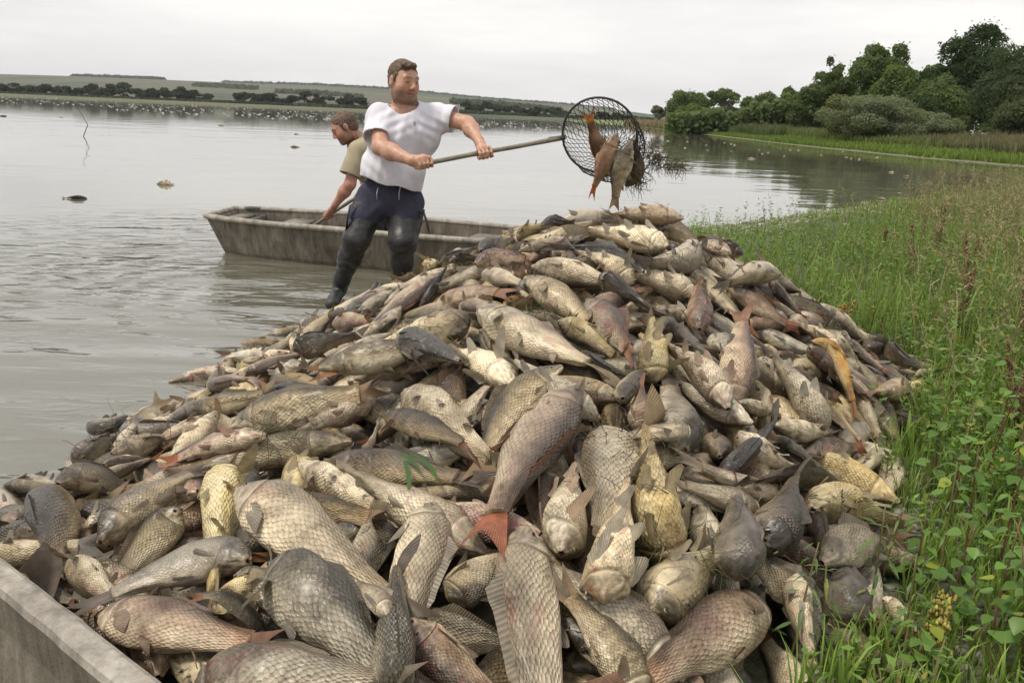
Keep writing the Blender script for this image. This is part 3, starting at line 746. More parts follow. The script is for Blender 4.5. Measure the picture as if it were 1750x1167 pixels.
    hd = np.clip((.235-sg)/.03, 0, 1)[..., None]
    hc = np.array(kf)*.62*(1-k2)+np.array(kbel)*.85*k2; hc = hc*(1-k1)+np.array(kb)*.9*k1
    hn = wob(np.stack([sg*26, cg*4, stg*4], -1), 1.0, seed % 29)[..., None]; hc = hc*(.86+.38*hn)
    C = C*(1-hd)+hc*hd
    red = np.clip(nz2*2.2-1.0, 0, 1)*pink*.95*(rng.random() < .5)+np.clip(nz_-.35, 0, 1)*.8*pink*.5+np.exp(-((sg-edge-.03)/.03)**2)*np.clip(nz2, 0, 1)*pink*.6
    red = np.clip(red, 0, .72)[..., None]; C = C*(1-red)+np.array([.30, .12, .11])*red
    if kind in 'yo':
        yl = np.clip(nz_*1.2+.1, 0, .5)[..., None]*k2; C = C*(1-yl)+np.array([.55, .42, .14] if kind == 'y' else [.70, .30, .03])*yl
    tl = np.clip((sg-.86)/.14, 0, 1)[..., None]*.45; C = C*(1-tl)+np.array(kfin)*tl
    C *= np.array([1.0, .975, .93])*rng.uniform(.68, 1.20)*(1+np.array([.02, .0, -.03])*rng.normal())
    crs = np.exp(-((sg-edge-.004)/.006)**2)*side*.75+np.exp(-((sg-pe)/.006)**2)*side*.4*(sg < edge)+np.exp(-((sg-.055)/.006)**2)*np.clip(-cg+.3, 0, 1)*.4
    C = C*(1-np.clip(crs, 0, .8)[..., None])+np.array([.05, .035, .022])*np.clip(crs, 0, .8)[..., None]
    mouthc = np.array([.10, .035, .02]) if rng.random() < .5 else np.array([.02, .014, .01])
    lip = np.exp(-((sg-.008)/.014)**2)[..., None]*.5; C = C*(1-lip)+np.array([.42, .30, .20])*lip
    Cm = np.stack([np.tile(mouthc*f_, (nr, 1)) for f_ in (.1, .35, 1.0)])
    CC = np.concatenate([Cm.reshape(-1, 3), C.reshape(-1, 3), [mouthc*.2], [C[-1].mean(0)]])
    # scale coordinates
    sv = 33 if scal != 2 else 22
    girth = np.arange(nr)/nr; girth = np.where(girth > .5, 1-girth, girth)     # mirrored so no seam shows
    U = sg*46*(1 if scal != 2 else .62); Vv = girth[None]*sv+0*sg
    sc_ = np.clip((sg-edge-.012)/.02, 0, 1)*1.0
    if scal == 2:
        r1 = np.exp(-((girth[None]-.23+.02*np.sin(sg*5))/.035)**2)*1.6+np.exp(-((girth[None]-.07)/.03)**2)*1.2+np.clip((sg-.8)/.1, 0, 1)
        sc_ = sc_*np.clip(r1-.3, 0, 1)
    elif scal == 0: sc_ = sc_*(.20 if kind == 'b' else .85)
    z3 = np.zeros((3, nr))
    UV = np.stack([np.concatenate([z3, U]).ravel(), np.concatenate([z3, Vv]).ravel()], -1); UV = np.concatenate([UV, [[0, 0], [U[-1, 0], 0]]])
    SC = np.concatenate([z3.ravel(), sc_.ravel(), [0, 0]])
    DI = np.full(len(V), dirt*rng.uniform(.3, 1.5)); DI[:3*nr] = 0
    base = (H+T)/2; base = np.array([base[0], base[1], min(P[..., 2].min(), base[2])])
    pieces = [('body', V, [F4, F3], CC, UV, SC, DI)]
    fins = []
    cfn = (np.array(kfin)*.75+.25*np.mean(kfin))*rng.uniform(.8, 1.2) if fincol is None else np.array(fincol)
    if rng.random() < .12: cfn = cfn*np.array([1.25, .78, .55])
    def surf(sv_, thv, out=1.0):
        k = int(np.argmin(abs(s-sv_))); tt = thv % (2*math.pi)
        a = int(round(tt/(2*math.pi)*nr)) % nr
        p_ = P[k, a]; n_ = nrm(p_-c[k]); return p_-n_*.004*SL, n_, T_[k], D[k], Lt[k]
    def fin_grid(name, rootA, rootB, tipf, nu=7, nv=4, colr=cfn, tipd=.8):
        u = np.linspace(0, 1, nu)[:, None, None]; v = np.linspace(0, 1, nv)[None, :, None]
        G = rootA+(rootB-rootA)*u
        G = G+tipf(u, v); G = np.broadcast_to(G, (nu, nv, 3)).copy()
        Vf = G.reshape(-1, 3); i, j = np.meshgrid(np.arange(nu-1), np.arange(nv-1), indexing='ij')
        Ff = np.stack([i*nv+j, (i+1)*nv+j, (i+1)*nv+j+1, i*nv+j+1], -1).reshape(-1, 4)
        vv = np.broadcast_to(v, (nu, nv, 1)).reshape(-1, 1); uu = np.broadcast_to(u, (nu, nv, 1)).reshape(-1, 1)
        cf_ = (colr*.45+np.array(kbel)*.45)*(1-vv*.28)
        fins.append((name, Vf, [Ff], cf_, np.c_[uu, vv]))
    if parts:
        # tail fin: two lobes
        ce, Te, _ = spine(H, M, T, np.array([FBODY-.015])); ce, Te = ce[0], Te[0]; De, Le = D[-1], Lt[-1]
        tl_ = curvelen(H, M, T)*(1-FBODY)*1.06; rt = .052*SL; tipv = .15*SL*rng.uniform(.75, 1.1); cl = rng.uniform(.55, 1)
        u = np.linspace(-1, 1, 11); v = np.linspace(0, 1, 5)
        Ug, Vg = np.meshgrid(u, v, indexing='ij')
        ln = tl_*(.52+.48*np.abs(Ug)**1.3)*Vg
        sp = (rt+(tipv*cl-rt)*Vg**.9)*Ug
        bend = .035*SL*np.sin(Ug*2.2+rng.uniform(0, 6))*Vg+rng.normal()*.06*SL*Vg**2
        Q = ce+ln[..., None]*Te+sp[..., None]*De+bend[..., None]*Le
        nu, nv = 11, 5; i, j = np.meshgrid(np.arange(nu-1), np.arange(nv-1), indexing='ij')
        Ff = np.stack([i*nv+j, (i+1)*nv+j, (i+1)*nv+j+1, i*nv+j+1], -1).reshape(-1, 4)
        fins.append(('tail_fin', Q.reshape(-1, 3), [Ff], cfn*(1-.4*Vg.reshape(-1, 1)**2), np.stack([(Ug.ravel()+1)*1.0, Vg.ravel()], -1)))
        # dorsal fin, long and low, often folded
        er = rng.uniform(.25, 1.0); ks = [int(np.argmin(abs(s-a))) for a in np.linspace(.40, .80, 9)]
        hts = np.array([.03, .10, .085, .07, .062, .056, .05, .05, .02])*SL*er
        lay = rng.normal()*.7
        G = []
        for k, hgt in zip(ks, hts):
            rp_ = P[k, 0]-D[k]*.004*SL
            dirv = nrm(D[k]*math.cos(lay)+Lt[k]*math.sin(lay)+T_[k]*.5)
            G.append([rp_+dirv*hgt*v_ for v_ in (0, .5, 1.0)])
        G = np.array(G); nu, nv = 9, 3; i, j = np.meshgrid(np.arange(nu-1), np.arange(nv-1), indexing='ij')
        Ff = np.stack([i*nv+j, (i+1)*nv+j, (i+1)*nv+j+1, i*nv+j+1], -1).reshape(-1, 4)
        fins.append(('dorsal_fin', G.reshape(-1, 3), [Ff], np.tile(np.array(kb)*.9+cfn*.25, (27, 1)), np.stack([np.repeat(np.linspace(0, 2, 9), 3), np.tile([0, .5, 1], 9)], -1)))
        def paddle(name, s0, thv, ln, wd_, splay):
            p_, n_, Tk, Dk, Lk = surf(s0, thv)
            dr = nrm(Tk*math.cos(splay)+n_*math.sin(splay)); ac = nrm(np.cross(dr, n_)+.3*n_); w2 = wd_*SL
            k = rng.normal()*.15
            def tf(u_, v_):
                fan = (u_-.5)*2
                return dr*(v_*ln*SL*(.78+.22*fan-.22*np.abs(fan)**3))+ac*(fan*w2*(.25+.75*v_**.7)-fan*w2*.25)+n_*(v_**2*.03*SL*k*4+.012*SL*np.sin(fan*3)*v_)
            fin_grid(name, p_-ac*w2*.25, p_+ac*w2*.25, tf)
        for sgn in (1, -1):
            paddle('pectoral_fin', .275, sgn*2.15, .20, .060, rng.uniform(.06, .32) if rng.random() < .75 else 1.1)
            paddle('pelvic_fin', .52, sgn*2.75, .15, .045, rng.uniform(.06, .35))
        paddle('anal_fin', .78, math.pi, .10, .045, rng.uniform(.3, .9))
    if parent_into is not None:                          # goes into the shared far heap mesh
        return fins, pieces
    me = mesh(name, V-base, [F4, F3], CC, UV, True, {'scaly': SC, 'dirt': DI}, [SKIN])
    o = link(name, me, None, base); tag(o, label, 'fish', group)
    for fn, Vf, Ff, Cf, UVf in fins:
        link(fn, mesh(fn, Vf-base, Ff, Cf, UVf, True, None, [FIN]), o)
    if parts and hi:
        for sgn in (1, -1):
            k = int(np.argmin(abs(s-.105))); a = int(round((sgn*1.15 % (2*math.pi))/(2*math.pi)*nr)) % nr
            p_ = P[k, a]; n_ = nrm(nrm(p_-c[k])*.5+Lt[k]*sgn*.8); r = .0155*SL
            u_, v_ = np.meshgrid(np.arange(10)*.6283, np.linspace(0, 1.6, 6), indexing='ij')
            a1_ = nrm(np.cross(n_, T_[k])); a2_ = np.cross(n_, a1_)
            Q = p_-n_*r*.25+r*(np.cos(v_)[..., None]*n_*.8+np.sin(v_)[..., None]*(np.cos(u_)[..., None]*a1_+np.sin(u_)[..., None]*a2_))
            Ce = np.where(v_[..., None] < .75, np.array([.01, .01, .01]), np.array([.30, .26, .18]) if rng.random() < .4 else np.array([.20, .15, .07]))
            Ce = np.where(v_[..., None] > 1.3, np.array([.08, .06, .05]), Ce)
            i, j = np.meshgrid(np.arange(10), np.arange(5), indexing='ij'); i2 = (i+1) % 10
            Ff = np.stack([i*6+j, i*6+j+1, i2*6+j+1, i2*6+j], -1).reshape(-1, 4)
            link('eye', mesh('eye', Q.reshape(-1, 3)-base, [Ff], Ce.reshape(-1, 3), None, True, None, [EYE]), o)
    return o
# ------------------------------------------------------------------ the heap: target surface
CTL = np.array([(-1.85, 2.3, 0), (-1.80, 2.88, 0), (-1.80, 3.5, 0), (-1.60, 4.3, 0), (-1.38, 5.45, 0), (-1.2, 6.2, 0), (-.8, 7.0, 0), (0, 7.4, 0), (1, 7.2, .02), (2.0, 6.5, .05),
 (2.25, 5.4, .06), (2.2, 4.7, .10), (1.82, 3.8, .10), (1.42, 3.1, .10), (1.38, 2.6, .10), (1.08, 2.15, .10), (.75, 1.75, .08), (.5, 1.25, .06), (0, .85, .05), (-.5, 1.0, .1),
 (-1.9, 1.9, 0), (-1.3, 2.02, .27), (-.72, 1.52, .32), (-1.6, 2.3, .10), (-.95, 1.3, .2),
 (.05, 1.5, .34), (.2, 2.12, .50), (-.68, 2.79, .44), (.84, 2.82, .47), (-.5, 2.0, .42), (.65, 1.95, .32), (1.0, 2.45, .27), (0, 3.3, .69), (.5, 3.8, .86), (.55, 4.5, .94), (0, 4.5, .80),
 (-.28, 5.3, .60), (-.8, 5.5, .30), (1.2, 4.7, .66), (1.65, 4.6, .45), (.95, 3.6, .70), (1.4, 3.6, .44), (-.9, 3.8, .37), (-.4, 3.8, .62), (-1.35, 3.5, .15), (-1.15, 4.6, .22), (.5, 5.5, .68), (.5, 6.4, .30), (1.9, 4.4, .30),
 (-3, 3, -.5), (-3, 6, -.5), (-1, 9, -.5), (2, 9, -.4), (4, 6, -.5), (3.4, 4, -.5), (2.6, 2.5, -.5), (1.8, 1, -.4), (0, -.3, -.4), (-2.6, 1.2, -.4)], float)
def _tps(r): return np.where(r > 0, r*r*np.log(r+1e-9), 0)
_n = len(CTL); _K = _tps(np.hypot(CTL[:, None, 0]-CTL[None, :, 0], CTL[:, None, 1]-CTL[None, :, 1]))+np.eye(_n)*.004
_A = np.block([[_K, np.c_[np.ones(_n), CTL[:, :2]]], [np.c_[np.ones(_n), CTL[:, :2]].T, np.zeros((3, 3))]])
_W = np.linalg.solve(_A, np.r_[CTL[:, 2], 0, 0, 0])
def mound(P):
    P = np.asarray(P, float)[:, :2]
    r = np.hypot(P[:, None, 0]-CTL[None, :, 0], P[:, None, 1]-CTL[None, :, 1])
    return _tps(r) @ _W[:_n]+_W[_n]+P @ _W[_n+1:]
GX0, GY0, GH = -3.2, .2, .0125
GN, GM = 512, 620
_gx = GX0+np.arange(GN)*GH; _gy = GY0+np.arange(GM)*GH
_X, _Y = np.meshgrid(_gx, _gy, indexing='ij'); _PP = np.c_[_X.ravel(), _Y.ravel()]
MZ = np.concatenate([mound(q) for q in np.array_split(_PP, 24)]).reshape(GN, GM)
GR = np.maximum(ground(_PP), -.02).reshape(GN, GM)
BURY = .21
HF = np.maximum(MZ-BURY, GR)
def samp(A, x, y):
    i = np.clip((np.asarray(x)-GX0)/GH, 0, GN-2); j = np.clip((np.asarray(y)-GY0)/GH, 0, GM-2)
    return A[i.astype(int), j.astype(int)]
def gradn(x, y):
    s_ = .12; a = mound(np.array([[x+s_, y], [x-s_, y], [x, y+s_], [x, y-s_]]))
    gx_, gy_ = (a[0]-a[1])/(2*s_), (a[2]-a[3])/(2*s_); g = np.array([-gx_, -gy_, 1.0])
    l_ = math.hypot(gx_, gy_)
    if l_ > .8: g[:2] *= .8/l_
    return nrm(g)
def hitsurf(px_, py_):
    """where the ray through a photo point meets the target surface of the heap"""
    d = ray(px_, py_); Ys = np.arange(.8, 8.5, .03); P = CAM+d*(Ys/d[1])[:, None]
    z = np.maximum(samp(MZ, P[:, 0], P[:, 1]), samp(GR, P[:, 0], P[:, 1])); dif = P[:, 2]-z
    k = np.where(dif < 0)[0]
    if len(k): return P[k[0]].copy()
    k = int(np.argmin(dif+np.where(Ys > 6.0, 1, 0))); p = P[k].copy(); return p
NS = 11
def toohigh(H, M, T, N, phi, SLw, mar):
    p = math.radians(phi); en = math.sqrt((math.cos(p)*.155)**2+(math.sin(p)*.105)**2)*SLw
    return max(q[2]+en*f_-max(samp(MZ, q[0], q[1]), samp(GR, q[0], q[1])+.10) for q, f_ in ((H, .4), ((H+M)/2, 1), (M, 1), (T, .2))) > mar
def drop(H, M, T, N, phi, SLw, stamp=True, allow=.30, lift=0, cap=None):
    """lower a fish of given plan onto what lies there; returns new H,M,T"""
    global HF
    t_ = np.linspace(0, 1, NS); c, Td, _ = spine(H, M, T, t_)
    sb = np.clip(t_/FBODY, 0, 1); hh_ = (np.interp(sb, PS, PT)+np.interp(sb, PS, PB))/2*SLw; ww = np.interp(sb, PS, PW)*1.12*SLw
    tail = t_ > FBODY; hh_[tail] *= .5; ww[tail] = .006
    p = math.radians(phi); en = np.sqrt((math.cos(p)*hh_)**2+(math.sin(p)*ww)**2); eb = np.sqrt((math.sin(p)*hh_)**2+(math.cos(p)*ww)**2)
    B = nrm(np.cross(Td, N)); off = np.array([-.75, -.4, 0, .4, .75])
    X = c[:, None]+B[:, None]*(eb[:, None]*off)[..., None]
    und = en[:, None]*np.sqrt(1-off**2)[None]
    need = samp(HF, X[..., 0], X[..., 1])+und+(c[:, 2][:, None]-X[..., 2])
    need = np.percentile(need, 70, axis=1)
    A = np.stack([2*(t_-.5)*(t_-1), 4*t_*(1-t_), 2*t_*(t_-.5)], 1)
    wgt = np.where(tail, .4, 1.0)
    reg = np.array([[1, -2, 1]])*1.2                      # stiffness against bending
    sol = np.linalg.lstsq(np.r_[A*wgt[:, None], reg], np.r_[need*wgt, 0], rcond=None)[0]
    z = A @ sol; sh = np.percentile(need-z-allow*en, 82); sol += max(sh, -.02)+lift
    sag = sol[1]-(sol[0]+sol[2])/2; lim = .075*np.linalg.norm(T[:2]-H[:2])+.004; ex = sag-np.clip(sag, -lim, lim)
    if ex > 0: sol[0] += ex*.8; sol[2] += ex*.8; sol[1] -= ex*.2
    else: sol[1] -= ex*.9; sol[0] += ex*.1; sol[2] += ex*.1
    if cap is not None:
        tg = np.array([max(samp(MZ, q[0], q[1]), samp(GR, q[0], q[1])+.03) for q in (H, M, T)]); sol = np.minimum(sol, tg+cap*np.array([.9, 1, .7]))
    H2, M2, T2 = H.copy(), M.copy(), T.copy(); H2[2], M2[2], T2[2] = sol
    return H2, M2, T2
def stampf(H, M, T, N, phi, SLw):
    t_ = np.linspace(0, 1, 60); c, Td, _ = spine(H, M, T, t_)
    sb = np.clip(t_/FBODY, 0, 1); hh_ = (np.interp(sb, PS, PT)+np.interp(sb, PS, PB))/2*SLw; ww = np.interp(sb, PS, PW)*1.12*SLw
    tail = t_ > FBODY+.03; hh_[tail] *= .6; ww[tail] = .006
    p = math.radians(phi); en = np.sqrt((math.cos(p)*hh_)**2+(math.sin(p)*ww)**2); eb = np.sqrt((math.sin(p)*hh_)**2+(math.cos(p)*ww)**2)
    B = nrm(np.cross(Td, N)); off = np.linspace(-.97, .97, 21)
    X = c[:, None]+B[:, None]*(eb[:, None]*off)[..., None]+N*(en[:, None]*np.sqrt(1-off**2)[None])[..., None]
    i = ((X[..., 0]-GX0)/GH).astype(int).ravel(); j = ((X[..., 1]-GY0)/GH).astype(int).ravel()
    ok = (i >= 0) & (i < GN) & (j >= 0) & (j < GM); np.maximum.at(HF, (i[ok], j[ok]), X[..., 2].ravel()[ok])
def place_px(hx_, hy_, tx_, ty_, wpx, phi, kind, bend, tailhid):
    """photo plan of a fish -> world plan on the heap"""
    H, T = hitsurf(hx_, hy_), hitsurf(tx_, ty_)
    m2 = np.array([(hx_+tx_)/2, (hy_+ty_)/2]); d2 = np.array([tx_-hx_, ty_-hy_], float); l2 = np.hypot(*d2)+1e-6
    right = np.array([-d2[1], d2[0]])/l2                  # right-hand side in the image (y down)
    M = hitsurf(*(m2+right*bend))
    cen = (H+T)/2; N = gradn(cen[0], cen[1])
    dep = pix(M)[1]
    p = math.radians(phi); K = math.sqrt((math.sin(p)*.158)**2+(math.cos(p)*.118)**2)
    w3 = wpx*min(dep, 6.6)/FPX; SLw = w3/2/K
    Lc = curvelen(H, M, T)
    view = nrm(CAM-M); N = nrm(N+.35*view)
    return H, M, T, N, SLw, Lc
FISHES = []     # dicts
HERO = """
985 690 853 925 118 -80 p 3 22
957 672 822 835 66 80 s 3 34
958 962 986 776 80 150 c 3 0
1048 722 1030 925 108 70 l 2 0
1138 940 1108 752 106 165 y 3 -8
1030 1034 1066 858 92 178 c 3 0
896 972 942 1270 148 58 l 3 10
1170 1165 866 932 88 75 l 1 14
1096 1215 963 1000 84 90 s 1 8
1112 1070 1226 922 106 110 m 2 0
1256 998 1256 858 78 12 b 3 0
1303 1036 1098 1165 116 90 p 2 0
744 912 690 1085 104 -75 l 2 8
650 905 598 1015 84 -70 g 1 0
664 1075 604 983 42 85 w 4 4
764 1074 884 930 84 75 s 2 -6
668 1180 674 1040 96 0 g 2 0
704 1066 870 1200 96 80 p 2 10
832 902 566 800 88 105 c 2 -8
553 788 832 800 76 -75 d 3 -16
396 713 652 706 78 -70 s 3 -12
602 742 262 822 70 85 s 2 14
172 925 352 796 78 -80 d 3 -8
797 532 600 622 90 -115 m 3 -10
546 652 784 606 56 -65 m 3 10
786 648 742 706 42 0 k 3 88
620 750 650 704 19 60 w 4 0
694 684 842 780 76 155 c 1 0
650 708 822 776 48 -70 d 1 -6
818 522 1020 645 78 -115 c 3 -6
878 676 758 576 70 130 c 2 4
1024 708 862 590 68 125 w 2 -8
896 478 1026 575 58 -85 s 3 -10
1004 498 1076 640 52 -40 p 3 -12
1012 472 940 502 46 20 s 1 0
1098 492 925 423 27 10 k 3 26
1140 430 1006 400 42 165 c 2 0
1166 390 1024 362 32 150 p 2 4
1172 383 1110 464 50 175 b 3 -34
1246 458 1180 394 32 110 p 1 0
1270 440 1198 398 22 20 d 2 0
1270 458 1222 534 31 20 b 3 -10
1330 495 1226 520 33 178 c 3 10
1238 522 1368 560 34 -80 p 2 -6
1260 644 1266 556 54 60 p 3 0
1238 638 1212 552 48 60 g 2 0
1118 640 1112 556 52 178 y 3 0
1132 568 1192 598 44 30 b 2 0
1187 546 1086 540 30 160 c 2 5
1196 555 1190 500 40 30 p 2 0
1174 510 1094 462 42 160 c 1 4
1030 484 1092 508 34 20 d 2 0
1080 470 996 434 40 150 c 1 0
1312 478 1376 528 24 40 p 1 0
1350 494 1404 538 24 70 p 2 0
1428 594 1368 548 28 150 c 2 0
1448 570 1500 624 34 80 p 2 0
1484 574 1526 598 24 20 d 1 0
1520 598 1560 636 28 20 d 1 0
1546 630 1468 694 32 165 p 3 -16
1385 590 1470 662 46 70 p 2 0
1326 610 1444 694 38 -60 p 2 0
1382 628 1464 700 28 150 o 3 -10
1390 712 1342 626 50 165 w 3 4
1328 690 1434 746 30 160 c 3 -5
1232 757 1340 720 34 20 k 3 8
1378 786 1158 774 56 100 l 3 -8
1262 764 1346 772 42 160 w 1 0
1328 738 1412 794 36 60 g 1 0
1376 762 1484 760 28 -70 p 1 0
1428 842 1264 842 36 -20 d 3 26
1170 770 1146 640 78 60 g 2 -6
1242 718 1136 602 54 150 p 2 6
1208 630 1274 690 34 120 c 1 0
1262 690 1340 712 24 160 c 1 0
1174 750 1078 742 48 120 c 2 0
1064 682 1100 638 40 30 g 1 0
1100 742 1092 640 44 50 p 1 0
1296 872 1182 820 50 110 c 2 0
1302 948 1346 842 84 10 d 3 4
1388 880 1512 888 66 165 y 2 -14
1404 962 1536 945 72 -80 l 3 -14
1346 1032 1308 940 66 30 c 2 0
1448 1044 1432 980 66 10 b 1 0
1362 992 1388 1110 42 178 w 3 6
1388 888 1412 966 42 40 d 1 0
1424 842 1506 862 22 170 c 1 0
1508 1036 1572 1086 28 170 w 1 0
1512 1160 1574 1146 26 90 w 1 0
172 1052 420 1104 104 -80 p 3 -22
330 1166 640 1170 118 -80 l 4 -44
462 990 642 1140 118 -60 g 3 -12
406 898 628 1012 128 -60 l 3 -22
424 966 214 1018 84 105 b 3 20
388 838 368 940 92 170 y 2 0
84 828 92 965 98 40 d 3 -4
300 886 204 962 72 80 s 1 0
480 888 600 882 72 -60 s 1 -20
428 894 534 814 36 20 y 2 14
512 798 664 892 54 160 c 2 -4
456 752 268 786 52 100 p 2 8
100 848 240 800 44 -30 d 3 -10
154 898 194 834 36 140 c 2 0
130 786 202 742 40 10 b 2 0
152 736 220 706 44 90 g 2 12
194 768 240 722 30 120 w 3 0
178 802 270 746 36 85 p 1 0
8 838 126 814 23 130 g 2 0
62 850 -30 908 40 60 g 1 0
4 940 60 930 50 150 w 1 0
52 974 132 1016 42 -60 g 1 0
122 950 196 1020 58 120 c 2 0
384 1038 448 978 50 170 y 1 0
472 1030 318 1044 30 60 g 2 4
406 1080 536 1100 62 -80 s 1 -10
330 704 478 656 34 -30 m 2 6
356 664 440 650 26 80 p 1 0
418 640 520 586 36 90 p 2 4
506 612 586 576 32 -10 d 2 0
546 642 606 580 50 70 p 1 0
652 602 788 592 42 100 p 1 6
514 582 570 542 30 130 s 2 0
570 552 644 544 36 130 p 2 0
502 566 550 546 13 150 w 1 0
544 548 654 518 26 30 g 1 0
738 490 874 518 46 -70 p 2 -10
634 502 704 462 24 130 w 2 0
688 456 744 448 22 110 s 1 -5
716 499 774 458 15 20 k 3 0
812 456 910 444 30 -30 p 2 -8
822 432 874 402 26 10 g 1 0
750 440 828 424 17 20 b 1 0
804 410 880 390 24 70 p 2 -5
768 462 826 436 18 20 d 1 0
886 394 928 386 22 150 y 1 0
926 392 990 368 19 10 k 1 -6
952 402 1044 388 30 50 g 1 -12
888 416 1000 408 17 150 w 2 0
824 472 896 482 30 130 w 2 -6
858 494 896 506 20 10 g 1 0
862 512 904 500 14 160 o 1 0
908 474 1074 472 40 150 c 2 -12
788 534 838 552 36 100 p 1 0
954 554 1054 598 36 150 y 1 0
988 604 1064 636 32 20 d 1 0
"""
heroes = [l.split() for l in HERO.strip().splitlines()]
# -- 1. filler fish that make up the bulk of the heap
rng = np.random.default_rng(12)
def in_view(P, mg=60):
    q, dpt = pix(P); return (dpt > .3) & (q[..., 0] > -mg) & (q[..., 0] < 1750+mg) & (q[..., 1] > -50) & (q[..., 1] < 1167+90)
cands = []
tries = 0
pts_ = np.zeros((0, 2))
for rnd, sep_ in ((0, .19), (1, .25)):
    acc = []
    for _ in range(9000):
        x_, y_ = rng.uniform(-2.1, 2.6), rng.uniform(.9, 6.9)
        z_ = samp(MZ, x_, y_)-max(samp(GR, x_, y_), 0)
        if z_ < .04+.03*rnd : continue
        dlin = (x_-A0[0])*nn[0]+(y_-A0[1])*nn[1] if False else 0
        if acc and min((x_-a)**2+(y_-b_)**2 for a, b_ in acc) < sep_**2: continue
        acc.append((x_, y_))
    rng.shuffle(acc); cands += [(x_, y_, rnd) for x_, y_ in acc]
kinds = list('sspppggdccymkwb')
BN = nrm(np.array([ (A1-A0)[1], -(A1-A0)[0] ]))
if BN @ (-A0[:2]) < 0: BN = -BN
def boat_clear(P):       # signed distance from the corner boat's rail; positive = on the boat side
    return (np.asarray(P)[..., :2]-A0[:2]) @ BN
for x_, y_, rnd in cands:
    Lf = rng.uniform(.40, .54)*(1.0 if y_ > 2.5 else .95); ang = rng.uniform(0, 2*math.pi) if boat_clear([x_, y_]) < -.30 else math.atan2(*(A1-A0)[[1, 0]])+rng.normal()*.15+math.pi*rng.integers(2); zc = samp(MZ, x_, y_)
    d = np.array([math.cos(ang), math.sin(ang)]); bnd = rng.normal()*.05
    H = np.array([x_, y_, 0])+np.r_[d*Lf/2, 0]; T = np.array([x_, y_, 0])-np.r_[d*Lf/2, 0]; M = np.array([x_, y_, 0])+np.r_[-d[1], d[0], 0]*bnd
    N = gradn(x_, y_); 
    for q in (H, T, M): q[2] = max(samp(MZ, q[0], q[1]), samp(GR, q[0], q[1]))
    if max(boat_clear(H), boat_clear(T), boat_clear(M)) > -.035: continue
    phi = rng.choice([0, 60, 85, 95, 120, 160, 180, -60, -85, -110, -150])+rng.normal()*12; SLw = Lf*.80*rng.uniform(.82, 1.0)
    H, M, T = drop(H, M, T, N, phi, SLw, lift=-.01)
    if toohigh(H, M, T, N, phi, SLw, .0+.02*(SLw < .4)): continue
    stampf(H, M, T, N, phi, SLw)
    FISHES.append(dict(H=H, M=M, T=T, N=N, phi=phi, SL=SLw, kind=str(rng.choice(kinds)), hero=False, lay=rnd))
holes = np.argwhere((HF < MZ-.11) & (MZ > .12))
rng.shuffle(holes); acc = []
for i_, j_ in holes:
    x_, y_ = _gx[i_], _gy[j_]
    if HF[i_, j_] > MZ[i_, j_]-.09 or (acc and min((x_-a)**2+(y_-b_)**2 for a, b_ in acc) < .13**2): continue
    acc.append((x_, y_)); Lf = rng.uniform(.36, .48); ang = rng.uniform(0, 6.283) if boat_clear([x_, y_]) < -.30 else math.atan2(*(A1-A0)[[1, 0]])+rng.normal()*.15; d = np.array([math.cos(ang), math.sin(ang), 0])
    c_ = np.array([x_, y_, MZ[i_, j_]]); H, T, M = c_+d*Lf/2, c_-d*Lf/2, c_.copy()
    if max(boat_clear(H), boat_clear(T)) > -.03: continue
    N = gradn(x_, y_); phi = rng.choice([0, 85, 95, 150, 180, -85, -110])+rng.normal()*12; SLw = Lf*.8
    for q in (H, T): q[2] = samp(MZ, q[0], q[1])
    H, M, T = drop(H, M, T, N, phi, SLw, lift=-.01)
    if toohigh(H, M, T, N, phi, SLw, .0+.02*(SLw < .4)): continue
    stampf(H, M, T, N, phi, SLw)
    FISHES.append(dict(H=H, M=M, T=T, N=N, phi=phi, SL=SLw, kind=str(rng.choice(kinds)), hero=False, lay=1))
NFILL = len(FISHES)
_mk = MZ > .2; print('after fill HF-MZ', float((HF-MZ)[_mk].mean()), float(np.percentile((HF-MZ)[_mk], 10)), float(np.percentile((HF-MZ)[_mk], 90)))
